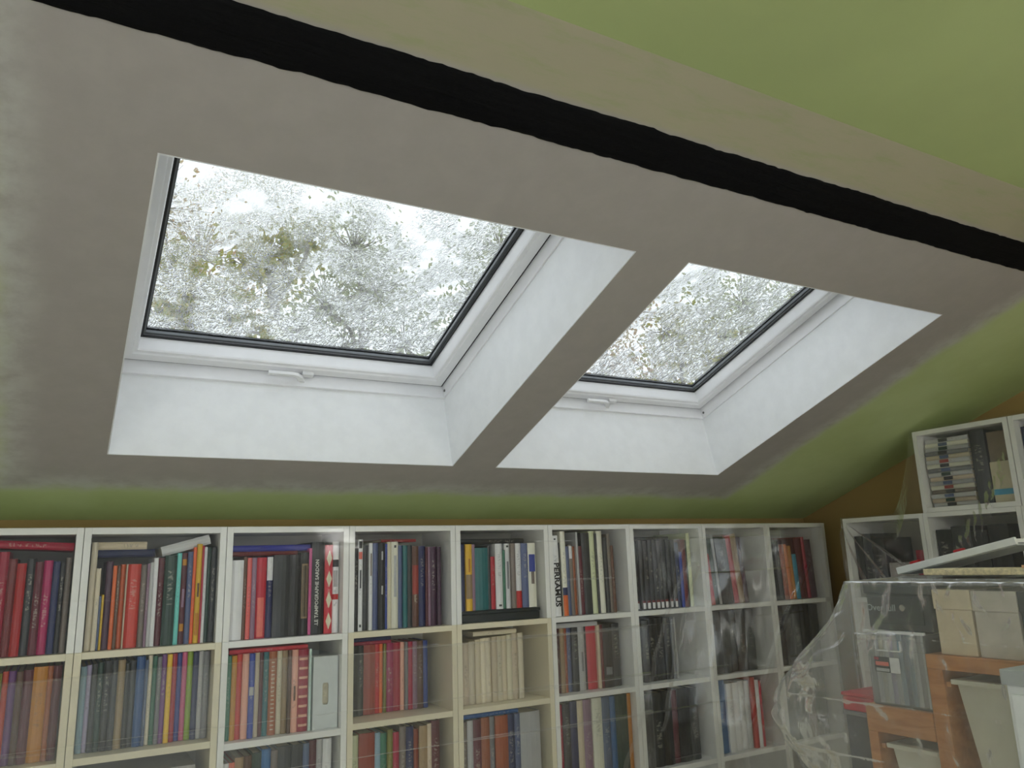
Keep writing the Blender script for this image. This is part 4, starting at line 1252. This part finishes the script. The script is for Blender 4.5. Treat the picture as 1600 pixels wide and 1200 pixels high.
FOLDS = [((6.75, -0.30), (6.30, -1.0), 0.012), ((6.30, -1.0), (6.02, -1.75), 0.014), ((6.02, -1.75), (5.55, -2.5), 0.016),
         ((6.85, -0.45), (6.5, -1.15), 0.010), ((6.5, -1.15), (6.2, -2.0), 0.012),
         ((8.6, -0.5), (8.05, -1.15), 0.012), ((8.05, -1.15), (7.3, -2.3), 0.014)]
CREASE = [(-0.15, 0.010), (-0.52, 0.009), (-1.02, 0.016), (-1.50, 0.012), (-1.84, 0.016), (-2.3, 0.010)]
ROWS = sorted(set([round(-i * 0.02, 4) for i in range(0, 161)] + [round(zc_ + k_ * 0.0022, 4) for zc_, h_ in CREASE for k_ in range(-6, 7)]), reverse=True)
NR = len(ROWS) + 5
def main_sheet(u, v):
    x = -1.2 + 10.24 * u
    j = int(round(v * NR))
    if j < 6:
        q = j / 6
        return W(x, 0.30 * (1 - q) - 0.012, 0.006 + 0.003 * noise.noise((x * 3, q, 0)))
    z = ROWS[j - 6] 
    dep = -z
    amp = 0.006 + 0.014 * min(1, dep / 1.6)
    y = -0.014 - 0.02 * min(1, dep / 2)
    y -= amp * (0.6 + noise.noise((x * 0.9, z * 0.7, 1.3))) * min(1, dep / 0.15)
    y -= 0.006 * noise.noise((x * 4.5, z * 3, 5)) * min(1, dep / 0.2)
    dz = 0.0
    for zc_, h_ in CREASE:
        g_ = (z - zc_) / 0.005
        dz -= 0.03 * noise.noise((x * 1.1, zc_ * 9, 2)) * math.exp(-((z - zc_) / 0.06) ** 2)
        if abs(g_) < 4:
            y -= h_ * math.exp(-g_ * g_) * max(0.0, 0.35 + 1.6 * noise.noise((x * 1.3, zc_ * 5, 8)))
    for a, b_, h_ in FOLDS:
        d_ = seg_dist(x + 0.03 * noise.noise((x * 5, z * 5, 9)), z, a, b_)
        if d_ < 0.15:
            y -= h_ * math.exp(-(d_ / 0.022) ** 2)
    return W(x, min(y, -0.006), z + dz)
grid_sheet('dust_sheet', 420, NR, main_sheet, M_FILM, 'long clear polythene sheet hanging down the row of white bookcases')

def lower_sheet(u, v):
    x = -1.2 + 7.3 * u
    z = -1.02 - 2.3 * v
    top = -1.02 - 0.03 * noise.noise((x * 1.1, -9.18, 2))
    z = top + (z + 1.02)
    y = -0.062 - 0.010 * noise.noise((x * 1.2, z * 0.9, 6)) - 0.004 * noise.noise((x * 5, z * 3, 15))
    y -= 0.012 * math.exp(-((v * 2.3) / 0.012) ** 2)
    y -= 0.010 * math.exp(-((z + 1.47 + 0.02 * noise.noise((x, 0, 3))) / 0.008) ** 2) + 0.010 * math.exp(-((z + 1.83 + 0.02 * noise.noise((x, 5, 3))) / 0.008) ** 2)
    return W(x, y, z)
grid_sheet('dust_sheet', 260, 420, lower_sheet, M_FILM4, 'second polythene sheet layered over the lower shelves, edge along the second row')

def side_sheet(u, v):
    # y runs from the far corner side face round to the front and towards the viewer
    pl = 0.5 + 3.4                       # path: 0.5 along the left side, then 3.4 along the front
    t = u * pl
    if t < 0.5:
        y, x, front = Y1 + 0.02, XS + 0.5 - t, 0.0
    else:
        y, x, front = Y1 + 0.02 - (t - 0.5), XS - 0.014, 1.0
    yy = Y1 - y
    if yy < 0.66: top = 0.03
    elif yy < 1.0:
        q = (yy - 0.66) / 0.34
        top = 0.03 + 0.84 * (q ** 1.5)
    else: top = 0.888
    z = top + 0.006 - (top + 2.4) * v
    amp = 0.02 * min(1, (top - z) / 0.3 + 0.05)
    n1 = noise.noise((y * 2, z * 1.2, 4))
    off = amp * (0.6 + n1)
    # folds fanning out of the corner
    dy, dz = (yy + 0.02), (0.03 - z)
    if dz > 0 and front:
        ang = math.atan2(dy, dz)
        rr_ = math.hypot(dy, dz)
        off += 0.05 * max(0, math.sin(ang * 21 + 2 * noise.noise((ang * 3, 0, 0)))) ** 3 * min(1, rr_ / 0.25) * max(0, 1 - ang / 1.2)
    if front:
        x -= max(0, off)
    else:
        y += max(0, 0.05 * abs(math.sin(t * 22 + z * 2)) * min(1, (0.1 - z)) )
    # heavy crumpled fold under the upper cube at the right
    d_ = seg_dist(yy, z, (1.98, 0.42), (1.72, -0.02))
    d2 = seg_dist(yy, z, (1.72, -0.02), (1.42, -0.38))
    dd = min(d_, d2)
    if dd < 0.3 and front:
        x -= 0.05 * math.exp(-(dd / 0.09) ** 2) * (0.25 + abs(noise.noise((yy * 13, z * 6, 1))) + 0.4 * abs(noise.noise((yy * 30, z * 18, 6))))
    return W(x, y, z)
grid_sheet('dust_sheet', 260, 260, side_sheet, M_FILM3, 'clear polythene sheet draped over the gable bookcase and upper cube')

BULGE = [(-0.45, 0), (-0.56, 0.03), (-0.75, 0.13), (-0.92, 0.30), (-1.10, 0.52), (-1.31, 0.66), (-1.46, 0.71), (-1.62, 0.66), (-1.80, 0.48), (-2.1, 0.30), (-3.0, 0.3)]
def lerp_tab(tab, z):
    for (a, va), (b_, vb) in zip(tab, tab[1:]):
        if a >= z >= b_:
            return va + (vb - va) * (a - z) / (a - b_)
    return tab[-1][1] if z < tab[-1][0] else tab[0][1]
def pile_sheet(u, v):
    # plan path: back of the left side -> front left corner -> along the front towards the viewer
    t = u * 2.75
    if t < 0.9:
        bx, by = 6.45 - t * 1.0, -2.93
    elif t < 1.1:
        a = (t - 0.9) / 0.2 * math.pi / 2
        bx, by = 5.55 + 0.04 - 0.06 * math.sin(a), -2.93 - 0.06 * (1 - math.cos(a))
    else:
        bx, by = 5.53, -2.99 - (t - 1.1)
    if v < 0.18:
        q = v / 0.18
        cxm, cym = 6.1, min(-3.25, by - 0.05) if t > 1.0 else -3.3
        z = -0.518 + (-0.545 + 0.518) * q ** 1.6
        x = cxm + (bx - cxm) * q
        y = cym + (by - cym) * q
        z += 0.004 * noise.noise((x * 6, y * 6, 2))
        return W(x, y, z)
    z = -0.545 - 2.3 * (v - 0.18) / 0.82
    bl = lerp_tab(BULGE, z)
    w_ = math.exp(-((t - 1.0) / 0.42) ** 2)
    n1 = noise.noise((t * 5, z * 4, 7)); n2 = noise.noise((t * 13, z * 7, 3))
    dirx, diry = -0.15, 0.98
    ox = dirx * bl * w_
    oy = diry * bl * w_ * (1 if t < 1.1 else 1)
    x = bx + ox - 0.012 * n2 * (1 if t > 1 else 0)
    y = by + oy
    # crumples on the bulging corner
    cr = w_ * min(1, bl * 3)
    x -= cr * (0.05 * n1 + 0.025 * abs(n2))
    y += cr * (0.02 * n1 + 0.035 * abs(n2) - 0.02)
    if t > 1.1:
        x = min(x, 5.545)
        x -= 0.006 * (1 + n1)
        if t > 1.5 and z > -1.0:
            x -= 0.016 * abs(noise.noise((t * 11, z * 8, 21))) * min(1, (t - 1.5) * 4) * min(1, (z + 1.0) * 6)
        for zc_ in (-0.885, -1.30, -1.64):
            x -= 0.008 * math.exp(-((z - zc_ - 0.01 * n1) / 0.010) ** 2)
    return W(x, y, z)
grid_sheet('dust_sheet', 260, 260, pile_sheet, M_FILM2, 'crumpled clear polythene sheet bundled over the pile of boxes')

# ------------------------------------------------------------------ garden outside the skylights
M_LAWN = simple('lawn', (92, 112, 58), 0.9, 0.2, 3)
g = boxo('ground', (-25, 1.2, -3.4), (45, 45, -3.2), M_LAWN)
tag(g, 'lawn outside the house', kind='structure')
M_BARK = simple('grey_bark', (120, 112, 100), 0.9, 0.2, 12)

def leaf_mat(name, a, b_):
    m = N(name)
    n1 = m.noise(m.coords(), 2.5, 3)
    n2 = m.noise(m.coords(), 17.0, 2)
    c_ = m.mix(m.smooth(n2, 0.35, 0.65), lin(a), lin(b_))
    d = m.n('BsdfDiffuse', inp={'Color': c_})
    t = m.n('BsdfTranslucent', inp={'Color': c_})
    m.surface(m.n('MixShader', inp={0: 0.45, 1: d.outputs[0], 2: t.outputs[0]}).outputs[0])
    return m.m
M_LEAFY = leaf_mat('yellow_green_leaves', (128, 140, 34), (170, 156, 52))
M_LEAFG = leaf_mat('grey_green_leaves', (150, 162, 122), (184, 184, 146))
M_LEAFB = leaf_mat('russet_leaves', (176, 166, 120), (190, 150, 110))

def tree(base, top, crowns, nleaf, size, mat, label, twigs=40, rng=1):
    R = random.Random(rng)
    e = empty('tree', base)
    tag(e, label, 'tree', 'trees behind the rainy glass')
    b0 = Vector(base)
    tp = Vector(top) - b0
    bm = bmesh.new()
    pts = [tp * (i / 6) + Vector((R.uniform(-.1, .1), R.uniform(-.1, .1), 0)) * (i > 0) for i in range(7)]
    tube(bm, pts, [0.16 - 0.02 * i for i in range(7)], 8)
    obj('trunk', bm, M_BARK, e)
    bm = bmesh.new()
    lv, lf = [], []
    for (cx, cy_, cz, rad) in crowns:
        cc = Vector((cx, cy_, cz)) - b0
        # limb from the trunk to the clump, then twigs
        t0 = tp * max(0.3, min(0.95, (cc.z - rad * 1.2) / max(0.1, tp.z)))
        mid = (t0 + cc) / 2 + Vector((R.uniform(-.2, .2), R.uniform(-.2, .2), 0.15))
        tube(bm, [t0, mid, cc], [0.06, 0.04, 0.02], 6)
        for k in range(max(4, int(twigs * rad))):
            dv = Vector((R.gauss(0, 1), R.gauss(0, 1), R.gauss(0.3, 0.8))).normalized() * rad * R.uniform(0.6, 1.1)
            tube(bm, [cc, cc + dv * 0.5 + Vector((0, 0, R.uniform(-.1, .15))), cc + dv], [0.014, 0.009, 0.004], 4)
        n_ = int(nleaf * rad * rad)
        for k in range(n_):
            p_ = cc + Vector((R.gauss(0, .5), R.gauss(0, .5), R.gauss(0, .5))) * rad
            a_ = Vector((R.gauss(0, 1), R.gauss(0, 1), R.gauss(0, 1))).normalized()
            b__ = a_.cross(Vector((R.gauss(0, 1), R.gauss(0, 1), R.gauss(0, 1)))).normalized()
            s_ = size * R.uniform(0.6, 1.2)
            i0 = len(lv)
            lv += [p_ - a_ * s_, p_ + b__ * s_ * .55, p_ + a_ * s_, p_ - b__ * s_ * .55]
            lf.append((i0, i0 + 1, i0 + 2, i0 + 3))
    obj('branches', bm, M_BARK, e)
    me = bpy.data.meshes.new('foliage')
    me.from_pydata([tuple(v) for v in lv], [], lf)
    me.materials.append(mat)
    tag(link(bpy.data.objects.new('foliage', me), e), kind='stuff')

GZ = -3.2
tree((2.85, 9.0, GZ), (2.85, 9.0, 5.9), [(2.7, 9, 6.3, .42), (3.15, 9.1, 6.55, .42), (3.4, 8.9, 6.75, .3), (2.45, 9, 6.05, .34), (2.95, 9, 5.95, .34)], 1300, .08, M_LEAFY, 'slender tree with a yellow green leaf clump seen mid left skylight', 40, 3)
tree((1.6, 8.6, GZ), (1.7, 8.6, 5.2), [(1.65, 8.6, 5.35, .5), (1.35, 8.6, 5.8, .45), (2.25, 8.7, 5.15, .45), (1.95, 8.6, 4.9, .5), (1.2, 8.6, 5.0, .5), (2.7, 8.7, 4.95, .3)], 950, .085, M_LEAFY, 'yellow green leafy tree low left behind the left skylight', 30, 4)
tree((0.9, 14, GZ), (1.0, 14, 8.5), [(1.2, 14, 8.8, 1.3), (0.7, 14, 7.3, 1.2), (2.4, 14, 8.1, 1.0), (2.2, 14, 6.8, 1.1), (3.2, 14, 7.2, .8)], 420, .06, M_LEAFB, 'pale thin-leaved tree at the far left behind the left skylight', 60, 5)
tree((5.4, 12, GZ), (5.3, 12, 7.4), [(5.1, 12, 7.9, 1.0), (5.6, 12, 7.0, 1.0), (4.6, 12, 6.6, 1.0), (6.2, 12, 6.0, 1.1), (4.9, 12, 5.7, 1.1), (4.0, 12, 6.0, .8)], 700, .065, M_LEAFG, 'grey green tree in the middle right of the left skylight', 60, 6)
tree((8.2, 11, GZ), (8.0, 11, 7.6), [(8.0, 11, 8.1, 1.0), (8.4, 11, 7.0, 1.1), (7.4, 11, 6.6, .9), (8.6, 11, 6.0, 1.2), (7.6, 11, 5.6, 1.0), (6.8, 11, 5.6, .7)], 700, .065, M_LEAFG, 'grey green tree at the right edge of the left skylight', 60, 7)
tree((12.6, 10.5, GZ), (12.4, 10.5, 6.4), [(12.0, 10.5, 6.6, .7), (12.3, 10.5, 6.3, .7), (12.0, 10.4, 5.6, .9), (13.4, 10.5, 6.0, 1.0)], 520, .075, M_LEAFY, 'olive leafed tree in the middle of the right skylight', 40, 8)
tree((15.5, 11.5, GZ), (15.4, 11.5, 7.6), [(15.6, 11.5, 8.0, 1.3), (14.6, 11.5, 7.0, 1.3), (16.6, 11.5, 7.2, 1.3), (15.2, 11.5, 5.9, 1.4), (17.6, 11.5, 8.4, 1.2)], 600, .07, M_LEAFG, 'broad grey green tree on the right of the right skylight', 50, 9)
tree((10.6, 12.5, GZ), (10.8, 12.5, 7.0), [(10.6, 12.5, 6.6, 1.1), (11.6, 12.5, 6.0, 1.2), (12.4, 12.5, 7.6, .9), (13.0, 12.5, 5.6, 1.2)], 560, .07, M_LEAFB, 'pale tree behind the olive one in the right skylight', 50, 10)
